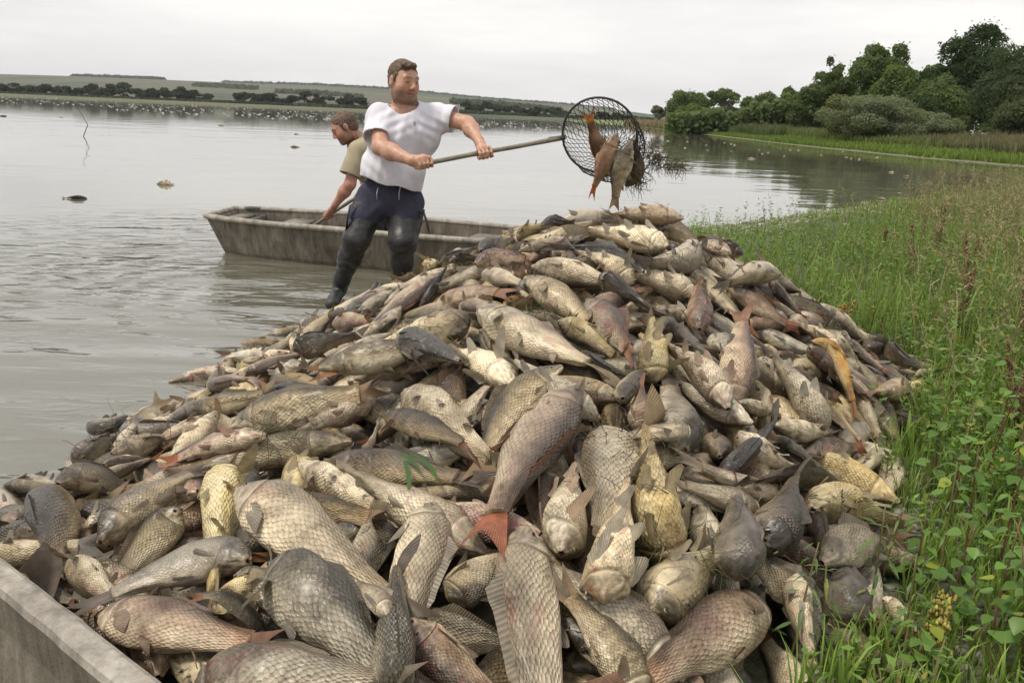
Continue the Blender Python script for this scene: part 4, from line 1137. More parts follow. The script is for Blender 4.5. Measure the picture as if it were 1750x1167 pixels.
# -- 2. the fish that can be told apart in the photograph, lowest layer first
order = sorted(range(len(heroes)), key=lambda k: (int(heroes[k][7]), -max(float(heroes[k][1]), float(heroes[k][3]))*0))
for k in order:
    hx_, hy_, tx_, ty_, wp, phi, kd, lay, bend = heroes[k]
    a = [float(v) for v in (hx_, hy_, tx_, ty_)]; wp, phi, bend = float(wp), float(phi), float(bend)
    H, M, T, N, SLw, Lc = place_px(*a, wp, phi, kd, bend, False)
    if Lc > .56:         # near the skyline the sight lines graze the heap: keep the fish its real length
        for _ in range(12):
            H = at(a[0], a[1], H[1]*.8+M[1]*.2); T = at(a[2], a[3], T[1]*.8+M[1]*.2); Lc = curvelen(H, M, T)
            if Lc < .54: break
    mn = SLw*1.25
    if Lc < mn:          # the far end is tucked under its neighbours: let it run on
        T = T+nrm(T-M)*min(mn-Lc, .32)*np.array([1, 1, .0])
        T[2] = max(samp(MZ, T[0], T[1])-.03, GR.min())
        Lc = curvelen(H, M, T)
    SLw = min(SLw, Lc*.84, .50); SLw = max(SLw, Lc*.55)
    cap_ = [.0, .015, .03, .05, .08][int(lay)]
    for it in range(3):
        H2, M2, T2 = drop(H, M, T, N, phi, SLw, cap=cap_)
        # keep the photo position: slide the plan along the line of sight, a little
        def slide(P, zn):
            r_ = nrm(P-CAM); dz = np.clip(zn-P[2], -.12, .12); mv = dz/min(r_[2], -.22)
            return P+r_*np.clip(mv, -.22, .22)*.6*np.array([1, 1, 0])
        H, M, T = slide(H, H2[2]), slide(M, M2[2]), slide(T, T2[2]); H[2], M[2], T[2] = H2[2], M2[2], T2[2]
    H, M, T = drop(H, M, T, N, phi, SLw, cap=cap_)
    stampf(H, M, T, N, phi, SLw)
    FISHES.append(dict(H=H, M=M, T=T, N=N, phi=phi, SL=SLw, kind=kd, hero=True, lay=int(lay), px=a, wpx=wp))
# -- 3. which fillers does the camera see?
def zvis(cell=7.0):
    W_, H_ = int(1750/cell)+1, int(1167/cell)+1; Z = np.full((W_, H_), 1e9); I = np.full((W_, H_), -1)
    for n_, f in enumerate(FISHES):
        t_ = np.linspace(0, 1, 40); c, Td, _ = spine(f['H'], f['M'], f['T'], t_)
        sb = np.clip(t_/FBODY, 0, 1); hh_ = (np.interp(sb, PS, PT)+np.interp(sb, PS, PB))/2*f['SL']; ww = np.interp(sb, PS, PW)*1.12*f['SL']
        hh_[t_ > FBODY] *= .6; ww[t_ > FBODY] = .006
        p = math.radians(f['phi']); B = nrm(np.cross(Td, f['N'])); D = math.cos(p)*f['N']+math.sin(p)*B; Lt_ = np.cross(Td, D)
        th = np.arange(36)*2*math.pi/36
        X = (c[:, None]+D[:, None]*(hh_[:, None]*np.cos(th))[..., None]+Lt_[:, None]*(ww[:, None]*np.sin(th))[..., None]).reshape(-1, 3)
        q, dpt = pix(X); i = (q[:, 0]/cell).astype(int); j = (q[:, 1]/cell).astype(int)
        ok = (q[:, 0] >= 0) & (q[:, 1] >= 0) & (i < W_) & (j < H_) & (dpt > .2)
        for a, b_, z_ in zip(i[ok], j[ok], dpt[ok]):
            if z_ < Z[a, b_]: Z[a, b_] = z_; I[a, b_] = n_
    return np.bincount(I[I >= 0].ravel(), minlength=len(FISHES))
VIS = zvis()
_er = [np.abs(pix(f['M'])[0]-[(f['px'][0]+f['px'][2])/2, (f['px'][1]+f['px'][3])/2]).round() for f in FISHES if f['hero']]; print('err', np.mean(_er, 0), [(f['px'], list(e_)) for f, e_ in zip([f for f in FISHES if f['hero']], _er) if max(e_) > 30][:20])
print('fish', len(FISHES), 'fill', NFILL, 'visible fill', (VIS[:NFILL] > 0).sum(), 'heroes unseen', [f['px'] for f, v in zip(FISHES, VIS) if f['hero'] and v < 4])
NIND = 92
ordf = sorted(range(NFILL), key=lambda k: -VIS[k])
IND = set(k for k in ordf[:NIND] if VIS[k] > 2)

# ---- labels
LMK = [((575, 520), 'the standing man\'s near boot'), ((150, 1050), 'the lower-left boat rail'), ((20, 900), 'the left edge of the picture'), ((90, 800), 'the left water edge'), ((330, 670), 'the water\'s edge'),
 ((480, 590), 'the edge of the rippled water'), ((700, 450), 'the man\'s far boot'), ((810, 400), 'the end of the grey boat'), ((1050, 365), 'the crest under the net'), ((1185, 395), 'the upturned head on the crest'),
 ((1290, 470), 'the grass behind the crest'), ((1450, 570), 'the upper right grass'), ((1550, 640), 'the tip of the heap by the grass'), ((1490, 770), 'the right-hand grass'), ((1520, 900), 'the weeds at the lower right'),
 ((1420, 1080), 'the leafy plants bottom right'), ((700, 850), 'the torn green grass blades'), ((700, 560), 'the big mirror-scaled fish'), ((700, 670), 'the curled dark fish'), ((915, 800), 'the big pink fish heading uphill'),
 ((1125, 870), 'the yellow-bellied fish facing down'), ((920, 1080), 'the big grey fish in front'), ((480, 1150), 'the bottom edge of the picture'), ((1200, 1150), 'the lowest fish of the heap'), ((1165, 700), 'the middle of the right slope'),
 ((1000, 620), 'the dark hollow in the heap'), ((1390, 680), 'the orange-patched fish'), ((1270, 600), 'the pair of heads facing down'), ((970, 450), 'the arched dark fish near the top'), ((450, 850), 'the middle of the left slope'), ((850, 640), 'the middle of the heap')]
USED = {}
def describe(f):
    q, _ = pix(np.array([f['H'], f['T'], f['M']])); dx, dy = q[0]-q[1]; L2 = math.hypot(dx, dy)
    a = math.degrees(math.atan2(-dy, dx)) % 360
    head = ['right', 'upper right', 'uphill', 'upper left', 'left', 'lower left', 'downhill', 'lower right'][int((a+22.5)//45) % 8]
    p = abs((f['phi']+180) % 360-180)
    pose = 'back up' if p < 40 else 'belly up' if p > 138 else 'on its side'
    size = 'large' if L2 > 190 else 'small' if L2 < 60 else ''
    lm = sorted(LMK, key=lambda l: math.hypot(l[0][0]-q[2][0], l[0][1]-q[2][1]))
    nm = KIND[f['kind']][6]
    for lk in range(3):
        p0, nme = lm[lk]
        rel = 'by' if math.hypot(p0[0]-q[2][0], p0[1]-q[2][1]) < 45 else 'above' if (p0[1]-q[2][1]) > abs(p0[0]-q[2][0]) else 'below' if (q[2][1]-p0[1]) > abs(p0[0]-q[2][0]) else ('left of' if q[2][0] < p0[0] else 'right of')
        s_ = ' '.join(('%s %s fish %s, head %s, %s %s' % (size, nm, pose, head, rel, nme)).split())
        if len(s_.split()) > 16: s_ = s_.replace(' fish', '').replace('large ', '').replace('small ', '')
        if len(s_.split()) > 16: s_ = s_.replace('the tip of the heap by the grass', 'the heap\'s tip').replace('the yellow-bellied fish facing down', 'the yellow-bellied fish')
        if len(s_.split()) <= 16 and s_ not in USED: break
    for extra in (', deeper down', ', half hidden', ', lying lower', ', mostly covered', ', between others'):
        if s_ not in USED: break
        if len(s_.split())+2 <= 16: s_ = s_+extra
    USED[s_] = 1
    return s_
G_HEAP = 'dead fish on the heap'
rest = {'V': [], 'F4': [], 'F3': [], 'C': [], 'UV': [], 'SC': [], 'DI': [], 'mi': []}; nv_ = 0
for k, f in enumerate(FISHES):
    vis = VIS[k]; q, dpt = pix(f['M'])
    args = (f['H'], f['M'], f['T'], f['N'], f['phi'], f['SL'], f['kind'], 1000+k)
    rr_ = np.random.default_rng(k)
    mouth = 1.0 if rr_.random() < .35 else 0.0; dirt = [.25, .6, 1.0][rr_.integers(3)]*(1.2 if q[0] > 1100 else .8)
    if f['hero'] or k in IND:
        big = f['hero'] and f.get('wpx', 30) > 60
        fish(*args, hi=2 if big else 1, label=describe(f), group=G_HEAP, parts=True, mouth=mouth, dirt=dirt)
    elif vis > 0 or (f['lay'] == 1 and in_view(f['M'])):
        fins, pc = fish(*args, hi=0, parts=vis > 1, parent_into=True, mouth=mouth, dirt=dirt)
        _, V, Fs, CC, UV, SC_, DI = pc[0]
        rest['V'].append(V); rest['F4'].append(Fs[0]+nv_); rest['F3'].append(Fs[1]+nv_); rest['C'].append(CC); rest['UV'].append(UV); rest['SC'].append(SC_); rest['DI'].append(DI)
        rest['mi'].append((len(Fs[0]), len(Fs[1]), 0)); nv_ += len(V)
        for fn, Vf, Ff, Cf, UVf in fins:
            rest['V'].append(Vf); rest['F4'].append(Ff[0]+nv_); rest['C'].append(np.broadcast_to(Cf, (len(Vf), 3))); rest['UV'].append(UVf); rest['SC'].append(np.zeros(len(Vf))); rest['DI'].append(np.zeros(len(Vf)))
            rest['mi'].append((len(Ff[0]), 0, 1)); nv_ += len(Vf)
mi4 = np.concatenate([np.full(a, m_) for a, _, m_ in rest['mi']]); mi3 = np.concatenate([np.full(b_, 0) for _, b_, m_ in rest['mi']])
me = mesh('fish_heap', np.concatenate(rest['V']), [np.concatenate(rest['F4']), np.concatenate(rest['F3'])], np.concatenate(rest['C']), np.concatenate(rest['UV']), True,
          {'scaly': np.concatenate(rest['SC']), 'dirt': np.concatenate(rest['DI'])}, [SKIN, FIN], np.r_[mi4, mi3])
tag(link('fish_heap', me), 'fish showing only in the gaps of the heap, under the ones on top', kind='stuff')
# dark wet muck the heap stands on, just under the lowest fish
sx = GX0+np.arange(0, GN, 6)*GH; sy = GY0+np.arange(0, GM, 6)*GH
Z = np.where(MZ[::6, ::6] > -.1, MZ[::6, ::6]-.17, -.4)
Z = np.minimum(Z, np.where(MZ[::6, ::6] < .1, -.1, 9))
Xg, Yg = np.meshgrid(sx, sy, indexing='ij'); i, j = np.meshgrid(np.arange(len(sx)-1), np.arange(len(sy)-1), indexing='ij'); m_ = len(sy)
F = np.stack([i*m_+j, (i+1)*m_+j, (i+1)*m_+j+1, i*m_+j+1], -1).reshape(-1, 4)
Vg_ = np.c_[Xg.ravel(), Yg.ravel(), Z.ravel()]
keep = (Vg_[F][:, :, 2].min(1) > -.09) & (boat_clear(Vg_[F].mean(1)) < -.05)
MUCK = simple('fish_muck', (.07, .055, .04), .45, .5, 20, .8, .02)
tag(solid('ground', Vg_, F[keep], MUCK, None, (0, 0, 0), smooth=True), kind='structure')
# ------------------------------------------------------------------ people: smooth-union fields turned into meshes
import openvdb
class Field:
    def __init__(s, lo, hi, h):
        s.lo = np.asarray(lo, float); s.h = h; s.n = np.ceil((np.asarray(hi)-s.lo)/h).astype(int)+1
        s.A = np.full(s.n, 9.0, np.float32)
    def reg(s, lo, hi, pad):
        a = np.clip(((np.asarray(lo)-pad-s.lo)/s.h).astype(int), 0, s.n-1); b_ = np.clip(((np.asarray(hi)+pad-s.lo)/s.h).astype(int)+2, 0, s.n)
        sl = tuple(slice(x, y) for x, y in zip(a, b_))
        g = np.meshgrid(*[s.lo[k]+s.h*np.arange(a[k], b_[k]) for k in range(3)], indexing='ij')
        return sl, np.stack(g, -1)
    def put(s, sl, d, k, sub=False):
        A = s.A[sl].astype(float)
        if sub:
            d = -d; h_ = np.clip(.5-.5*(A-d)/k, 0, 1); s.A[sl] = A*(1-h_)+d*h_+k*h_*(1-h_)
        else:
            h_ = np.clip(.5+.5*(A-d)/k, 0, 1); s.A[sl] = A*(1-h_)+d*h_-k*h_*(1-h_)
    def cap(s, a, b_, ra, rb, k=.02, sub=False, flat=None):
        a, b_ = np.asarray(a, float), np.asarray(b_, float); r = max(ra, rb); sl, P = s.reg(np.minimum(a, b_), np.maximum(a, b_), r+k+.03)
        ab = b_-a; t_ = np.clip(((P-a) @ ab)/(ab @ ab+1e-9), 0, 1); D = P-(a+t_[..., None]*ab)
        if flat is not None:
            f, amt = flat; D = D+(D @ f)[..., None]*f*(amt-1)
        s.put(sl, np.linalg.norm(D, axis=-1)-(ra+(rb-ra)*t_), k, sub)
    def ell(s, c, r, R=None, k=.03, sub=False, w_=0):
        c, r = np.asarray(c, float), np.asarray(r, float); m_ = r.max(); sl, P = s.reg(c, c, m_+k+.03)
        q = (P-c) @ (R if R is not None else np.eye(3)); n_ = np.linalg.norm(q/r, axis=-1); n2 = np.linalg.norm(q/(r*r), axis=-1)+1e-6
        s.put(sl, n_*(n_-1)/n2, k, sub)
    def mesh(s, post=None):
        A = s.A
        if post is not None:
            g = np.meshgrid(*[s.lo[k]+s.h*np.arange(s.n[k]) for k in range(3)], indexing='ij'); A = post(A, np.stack(g, -1))
        A = np.clip(A/s.h, -3, 3).astype(np.float32)
        gr = openvdb.FloatGrid(3.0); gr.copyFromArray(A); P, Q = gr.convertToQuads(isovalue=0.0)
        V = P.astype(float)*s.h+s.lo
        Q = Q.astype(int)
        # orientation
        v = V[Q]; n_ = np.cross(v[:, 1]-v[:, 0], v[:, 2]-v[:, 0]); gi = np.clip(((v.mean(1)-s.lo)/s.h).round().astype(int), 1, np.array(A.shape)-2)
        gx_ = A[gi[:, 0]+1, gi[:, 1], gi[:, 2]]-A[gi[:, 0]-1, gi[:, 1], gi[:, 2]]; gy_ = A[gi[:, 0], gi[:, 1]+1, gi[:, 2]]-A[gi[:, 0], gi[:, 1]-1, gi[:, 2]]; gz_ = A[gi[:, 0], gi[:, 1], gi[:, 2]+1]-A[gi[:, 0], gi[:, 1], gi[:, 2]-1]
        if (n_*np.stack([gx_, gy_, gz_], -1)).sum() < 0: Q = Q[:, ::-1]
        return V, Q
def relax(V, Q, it=2, f=.5):
    E = np.concatenate([Q[:, [0, 1]], Q[:, [1, 2]], Q[:, [2, 3]], Q[:, [3, 0]]]); n = len(V)
    deg = np.bincount(E.ravel(), minlength=n)[:, None]
    for _ in range(it):
        S_ = np.zeros_like(V)
        for k in range(3):
            S_[:, k] = np.bincount(E[:, 0], V[E[:, 1], k], n)+np.bincount(E[:, 1], V[E[:, 0], k], n)
        V = V+(S_/np.maximum(deg, 1)-V)*f
    return V
def frame(fwd, up=(0, 0, 1)):
    f = nrm(fwd); r_ = nrm(np.cross(f, up)); u = np.cross(r_, f); return np.stack([r_, f, u], 1)   # columns: right, forward, up
SKIN_P = newmat('skin')
m, t, b = SKIN_P; L(t, mixc(t, 1.0, attr(t, 'col').outputs['Color'], ramp(t, noise(t, 32, 7, objco(t), .65).outputs['Fac'], (.33, (.80, .72, .68)), (.66, (1.16, 1.14, 1.12))), 'MULTIPLY'), b.inputs['Base Color'])
b.inputs['Roughness'].default_value = .5; b.inputs['Subsurface Weight'].default_value = .08; b.inputs['Subsurface Radius'].default_value = (.02, .008, .004); bump(t, b, noise(t, 140, 3, objco(t)).outputs['Fac'], .25, .002)
SKIN_P = m
def clothmat(name, rough, bmp, spec=.3, wr=14):
    m, t, b = newmat(name)
    mp_ = t.nodes.new('ShaderNodeMapping'); mp_.inputs['Scale'].default_value = (1, 1, .3); L(t, objco(t), mp_.inputs[0]); n = noise(t, wr, 4, mp_.outputs[0], .5, .5); f = noise(t, 260, 2, objco(t))
    L(t, mixc(t, 1.0, attr(t, 'col').outputs['Color'], ramp(t, noise(t, 6, 5, objco(t), .6).outputs['Fac'], (.3, (.86,)*3), (.7, (1.1,)*3)), 'MULTIPLY'), b.inputs['Base Color'])
    b.inputs['Roughness'].default_value = rough; b.inputs['Specular IOR Level'].default_value = spec
    bump(t, b, M1(t, 'ADD', n.outputs['Fac'], M1(t, 'MULTIPLY', f.outputs['Fac'], .08)), bmp, .02); return m
COTTON = clothmat('cotton', .9, .35); PANTS = clothmat('trouser_cloth', .85, .5); HAIR = simple('hair', (.06, .04, .025), .7, .5, 160, .9, .004, usecol=True)
m, t, b = newmat('wader_rubber')
n = noise(t, 9, 3, objco(t), .5, .4)
c = mixc(t, ramp(t, noise(t, 7, 7, objco(t), .7).outputs['Fac'], (.5, (0, 0, 0)), (.72, (1, 1, 1))), attr(t, 'col').outputs['Color'], (.085, .08, .07))
L(t, c, b.inputs['Base Color']); L(t, ramp(t, n.outputs['Fac'], (.35, (.34,)*3), (.65, (.60,)*3)), b.inputs['Roughness']); bump(t, b, n.outputs['Fac'], .5, .03)
RUBBER = m

def head_field(F, c, R, sc):
    """head in its own frame: x right, y forward, z up"""
    g = lambda x, y, z: c+R @ (np.array([x, y, z])*sc)
    e = lambda p, r, k=.02, sub=False: F.ell(g(*p), np.array(r)*sc, R, k*sc, sub)
    e((0, -.018, .038), (.078, .098, .086), .03)
    e((0, .03, -.005), (.066, .066, .085), .03)
    e((0, .028, -.062), (.060, .062, .052), .03)
    e((0, .070, -.094), (.028, .024, .022), .03)
    for s_ in (1, -1):
        e((s_*.048, .045, -.025), (.026, .035, .032), .02)          # cheeks
        e((s_*.052, .012, -.078), (.020, .035, .028), .025)         # jaw corners
        F.cap(g(s_*.012, .094, .030), g(s_*.046, .078, .030), .0105*sc, .009*sc, .012*sc)      # brows
        e((s_*.031, .101, .006), (.016, .014, .010), .008, True)    # sockets
        e((s_*.031, .079, .007), (.0135, .0130, .0115), .004)       # eyeballs
        F.cap(g(s_*.019, .091, .0150), g(s_*.044, .084, .0125), .0050*sc, .0045*sc, .004*sc)    # upper lids
        e((s_*.080, -.012, -.002), (.010, .019, .033), .006)        # ears
        e((s_*.087, -.006, .002), (.006, .010, .018), .004, True)
        F.ell(g(s_*.013, .104, -.030), np.array([.009, .011, .008])*sc, R, .006*sc)
    F.cap(g(0, .090, .022), g(0, .112, -.022), .0085*sc, .0125*sc, .012*sc)
    F.cap(g(-.022, .083, -.056), g(.022, .083, -.056), .0065*sc, .0065*sc, .006*sc); F.cap(g(-.008, .091, -.055), g(.008, .091, -.055), .0065*sc, .0065*sc, .006*sc)
    F.cap(g(-.016, .086, -.068), g(.016, .086, -.068), .0075*sc, .0075*sc, .006*sc)
    F.ell(g(0, .097, -.0615), np.array([.024, .008, .0022])*sc, R, .003*sc, True)
def head_color(V, c, R, sc, skin, beard, lipc=(.40, .17, .13)):
    q = ((V-c) @ R)/sc; C = np.tile(np.asarray(skin, float), (len(V), 1))
    x, y, z = q.T
    inh = (np.abs(x) < .1) & (z > -.13) & (z < .13) & (np.abs(y) < .14)
    def mixm(mk, col):
        nonlocal C; mk = np.clip(mk, 0, 1)[:, None]; C = C*(1-mk)+np.asarray(col)*mk
    ch = np.exp(-(((np.abs(x)-.042)/.022)**2+((z+.022)/.022)**2))*(y > .03)*inh; mixm(ch*.5, np.array(skin)*[1.25, .72, .66])
    ns = np.exp(-((x/.014)**2+((z+.02)/.022)**2))*(y > .09)*inh; mixm(ns*.55, np.array(skin)*[1.25, .7, .65])
    bd = np.clip((-.040-z)/.016, 0, 1)*(y > -.03)*inh; bd = np.maximum(bd, np.exp(-((z+.044)/.006)**2)*(np.abs(x) < .026)*(y > .07)*inh)
    bd = np.maximum(bd, (np.abs(x) > .058)*(y > -.012)*(y < .03)*(z < .01)*inh*.7)
    mixm(bd*.62, beard)
    lp = np.exp(-(((z+.0615)/.0085)**2))*(np.abs(x) < .024)*(y > .078)*inh; mixm(lp*.8, lipc)
    mixm(np.exp(-(((z+.0615)/.0016)**2))*(np.abs(x) < .024)*(y > .074)*inh, (.06, .02, .02))
    for s_ in (1, -1):
        ey = (((x-s_*.031)/.0125)**2+((z-.005)/.0044)**2 < 1) & (y > .078) & inh; mixm(ey*.95, (.26, .21, .19))
        ir = (((x-s_*.031-.001)/.006)**2+((z-.005)/.0046)**2 < 1) & (y > .078) & inh; mixm(ir*1.0, (.03, .025, .02))
        bw = np.exp(-(((x-s_*.031)/.019)**2)**2)*np.exp(-((z-.034-.03*(.02-abs(x-s_*.031)))/.0055)**2)*(y > .055)*inh; mixm(bw*.95, np.array(beard)*.6)
        sh = np.exp(-(((x-s_*.031)/.016)**2+((z+.006)/.005)**2))*(y > .06)*inh; mixm(sh*.5, np.array(skin)*.5)
    return C
def hair_mesh(name, c, R, sc, col, parent, thick, seed, short=False):
    F = Field(c-.17*sc, c+.17*sc, .0045)
    g = lambda x, y, z: c+R @ (np.array([x, y, z])*sc)
    e = lambda p, r, k=.02, sub=False: F.ell(g(*p), np.array(r)*sc, R, k*sc, sub)
    e((0, -.020, .040), (.080+thick, .100+thick, .088+thick), .01)
    e((0, -.045, -.02), (.066+thick, .062+thick, .055), .02)
    for s_ in (1, -1): F.cap(g(s_*.070, .012, .03), g(s_*.073, .010, -.012), .012*sc, .008*sc, .01*sc)
    if not short: e((.012, .055, .098), (.055, .035, .022), .02)
    # face and neck opening
    e((0, .108, -.012), (.074, .078, .090 if not short else .097), .012, True)
    e((0, .06, -.115), (.09, .13, .07), .01, True)
    for s_ in (1, -1): e((s_*.088, -.010, -.008), (.020, .022, .034), .006, True)
    def post(A, P): return A+.0030*wob(((P-c) @ R)*[150, 60, 150]/3, 1, seed)*(0.4 if short else 1)
    V, Q = F.mesh(post); V = relax(V, Q, 1, .4)
    st = 1+.5*wob(((V-c) @ R)*[110, 24, 90], 1, seed)
    return solid(name, V, Q, HAIR, parent, None, np.asarray(col)*st[:, None], True)
def grip(F, ctr, axis, palm_dir, wrist, r_pole, sc=1.0, thumb=1):
    """palm, four curled fingers and a thumb closed round a pole; palm_dir points from pole to palm"""
    ax = nrm(axis); pd = nrm(np.asarray(palm_dir)-(np.asarray(palm_dir) @ ax)*ax); sd_ = np.cross(ax, pd)
    pc = ctr+pd*(r_pole+.014*sc)
    F.ell(pc-sd_*.004, np.array([.041, .030, .017])*sc, np.stack([ax, sd_, pd], 1), .012)
    F.cap(pc+pd*.004, pc*.45+np.asarray(wrist)*.55, .026*sc, .027*sc, .02)
    for k in range(4):
        fr = [.0098, .0102, .0098, .0086][k]*sc; off = (k-1.5)*.0215*sc; rr = r_pole+fr*.95
        pts = []
        for a in (60, 115, 175, 232, 280-8*k):
            a_ = math.radians(a)*1.0; pts.append(ctr+ax*(off+.002*k)+pd*rr*math.cos(a_)*1.02+sd_*rr*math.sin(a_)*1.02)
        pts = [pc+ax*off+sd_*.024*sc]+pts
        for a, b_ in zip(pts[:-1], pts[1:]): F.cap(a, b_, fr, fr*.96, .0035)
    tb = pc-ax*thumb*.030*sc-sd_*.018*sc
    t1 = ctr-ax*thumb*.046*sc-sd_*(r_pole+.014)+pd*.006; t2 = ctr-ax*thumb*.050*sc-sd_*(r_pole+.004)-pd*(r_pole*.8)
    F.cap(tb, t1, .0135*sc, .012*sc, .008); F.cap(t1, t2, .0115*sc, .0095*sc, .005)

# ---- the two poles -------------------------------------------------
def pole(name, a, b_, r, col, parent, ext=True):
    mb = MB(); ts = np.linspace(0, 1, 14)[:, None]; q = a*(1-ts)+b_*ts; q = q+.003*np.c_[wob(q*2), wob(q*2+9), wob(q*2+5)]*np.sin(ts*3.14)
    mb.tube(q, r*(1+.06*wob(np.c_[ts*9, ts, ts], 1)), 10, col); return mb.build(name, WOODP, parent)
WOODP = simple('pole_wood', (.16, .14, .10), .65, .35, 25, .5, .004, usecol=True)
YM = 5.95
P0, P1 = at(714, 282, 5.58), at(962, 240.5, 5.95)
h1c, h2c = at(722, 279.5, 0+5.592), None
tt_ = (722-714)/(962-714); h1c = P0+(P1-P0)*.045; h2c = P0+(P1-P0)*.445
axis1 = nrm(P1-P0)
toCam = nrm(CAM-P0)

# ---- man 1 ---------------------------------------------------------
foot_l = at(569, 515, 6.0); base1 = np.array([at(630, 500, 6.0)[0], 6.05, -.02])
MAN = empty('person', base1); tag(MAN, 'bearded man in white T-shirt, dark trousers and rubber waders swinging a landing net', 'person')
pel = at(664, 338, 6.08); chest = at(697, 232, 6.05); shR = at(648, 200, 5.98); shL = at(750, 199, 6.10)
elR, wrR = at(650, 252, 5.78), at(704, 275, 5.60)
elL, wrL = at(799, 212, 6.02), at(818, 240, 5.84)
HC1 = at(690, 140, 6.0); HS1 = 1.09; HR1 = frame([.66, -.74, -.10], [.04, .0, 1])
skin1 = (.47, .28, .195)
F = Field(np.array([-1.75, 5.3, -.08]), np.array([.35, 6.5, 1.95]), .0065)
head_field(F, HC1, HR1, HS1)
nb = at(697, 192, 6.08); F.cap(HC1+HR1 @ np.array([0, -.015, -.05]), nb, .078, .090, .03); F.cap(nb, chest, .07, .12, .05)
F.cap(shR*.8+nb*.2, shL*.8+nb*.2, .055, .055, .05); F.cap(chest, pel, .125, .12, .05)
def arm(F, sh, el, wr, hd, k=1.0):
    F.cap(sh, el, .060*k, .050*k, .03); md = (el*.65+wr*.35); F.cap(el, md, .049*k, .052*k, .03); F.cap(md, wr, .052*k, .030*k, .03)
arm(F, shR, elR, wrR, h1c, 1.02); arm(F, shL, elL, wrL, h2c, .96)
grip(F, h1c, axis1, wrR-h1c+toCam*.02, wrR, .0155, 1.12, 1); grip(F, h2c, axis1, wrL-h2c+toCam*.03, wrL, .0155, 1.12, -1)
F.cap(wrR, h1c+(wrR-h1c)*.45, .031, .030, .02); F.cap(wrL, h2c+(wrL-h2c)*.45, .031, .030, .02)
hipR, hipL = at(634, 345, 6.06), at(697, 345, 6.08)
kR, aR = at(608, 408, 5.93), at(585, 480, 6.02); tR = at(567, 518, 5.86); kL, aL = at(689, 414, 5.90), at(685, 492, 6.05); tL = at(684, 512, 5.93)
for h_, k_, a_ in ((hipR, kR, aR), (hipL, kL, aL)): F.cap(h_, k_, .07, .05, .03); F.cap(k_, a_, .05, .035, .03)
V, Q = F.mesh(); V = relax(V, Q, 1, .5)
C = head_color(V, HC1, HR1, HS1, skin1, (.085, .048, .03))
body1 = solid('body', V, Q, SKIN_P, MAN, None, C, True)
hair_mesh('hair', HC1, HR1, HS1, (.10, .065, .036), MAN, .002, 4)
# shirt
def shirt(F, chest, belly, rch, rbe, shA, shB, slA, slB, rs, neck, R):
    F.ell(chest, rch, R, .06); F.ell(belly, rbe, R, .08); F.cap(shA, shB, .088, .088, .06)
    for a, b_, r_ in ((shA, slA, rs), (shB, slB, rs)): F.cap(a, b_, r_*.98, r_*1.04, .035)
TR1 = frame([.22, -1, 0])
F = Field(np.array([-1.3, 5.4, .75]), np.array([.1, 6.6, 1.75]), .0065)
slA, slB = at(645, 236, 5.86), at(776, 205, 6.07)
belly = at(672, 292, 6.02)
F.ell(at(699, 226, 6.04), (.215, .155, .19), TR1, .06); F.ell(belly, (.215, .18, .19), TR1, .09); F.ell(at(667, 318, 6.05), (.213, .155, .12), TR1, .06)
F.cap(shR+[0, 0, .0], shL, .080, .080, .06); F.cap(nb, chest, .075, .14, .06)
F2 = Field(F.lo, F.lo+(F.n-1.01)*F.h, F.h); F2.cap(shR, slA, .078, .094, .05); F2.cap(shL, slB, .076, .088, .05); F.cap(at(668, 235, 5.98), at(648, 300, 6.0), .11, .10, .08)
def folds(A, P, seed=0):
    d = .0055*wob(P*[12, 6, 2.6], 1.2, seed)+.0036*wob(P*[26, 14, 6], 1.1, seed+2)
    q = P-slA; d = d+.004*np.sin((P[..., 0]*.6+P[..., 2]*.9)*70+3*wob(P*3, 1))*np.exp(-((P-at(650, 300, 5.9))**2).sum(-1)/.02)
    for cx, cy in ((672, 215), (742, 215)):                 # armpit creases
        s_ = at(cx, cy, 5.93); e2 = ((P-s_)**2).sum(-1); d = d+.005*np.sin((P[..., 0]*np.sign(cx-700)*.5+P[..., 2])*95)*np.exp(-e2/.010)
    s_ = at(690, 255, 5.88); e2 = ((P-s_)**2).sum(-1); d = d+.004*np.sin(P[..., 0]*75+P[..., 2]*30+4*wob(P*4, 1))*np.exp(-e2/.03)
    return A+d
hemA, hemB = at(612, 300, 5.95), at(726, 331, 5.95)
def cutshirt(A, P):
    A2 = folds(F2.A.astype(float), P); o2 = A2+.010; A = folds(A, P)
    # hem: below the line through hemA, hemB (open tube, thickness kept by hollowing)
    hem = hemA[2]+(P[..., 0]-hemA[0])/(hemB[0]-hemA[0])*(hemB[2]-hemA[2])+.008*np.sin(P[..., 0]*30)
    mid_ = A+.010
    A = np.maximum(A, hem-P[..., 2])
    for a, b_, r_ in ((shR, slA, .10), (shL, slB, .10)):    # sleeve ends
        ax = nrm(b_-a); dd_ = (P-b_) @ ax; rad = np.linalg.norm((P-b_)-dd_[..., None]*ax, axis=-1)
        near_ = (rad < .16) & (dd_ > -.12); A2 = np.where(near_, np.maximum(np.maximum(A2, dd_), np.where(dd_ > -.06, -o2, -9)), A2)
    h_ = np.clip(.5+.5*(A-A2)/.05, 0, 1); A = A*(1-h_)+A2*h_-.05*h_*(1-h_)
    nk = HC1+HR1 @ np.array([0, .02, -.135])               # neck opening
    A = np.maximum(A, .098-np.linalg.norm((P-nk)*[1, 1, .95], axis=-1))
    inner = np.where(P[..., 2] < hem+.05, -(mid_), -9)      # hollow hem
    return np.maximum(A, inner)
V, Q = F.mesh(cutshirt); V = relax(V, Q, 1, .5)
sh1 = solid('t_shirt', V, Q, COTTON, MAN, None, np.tile([.66, .65, .70], (len(V), 1)), True)
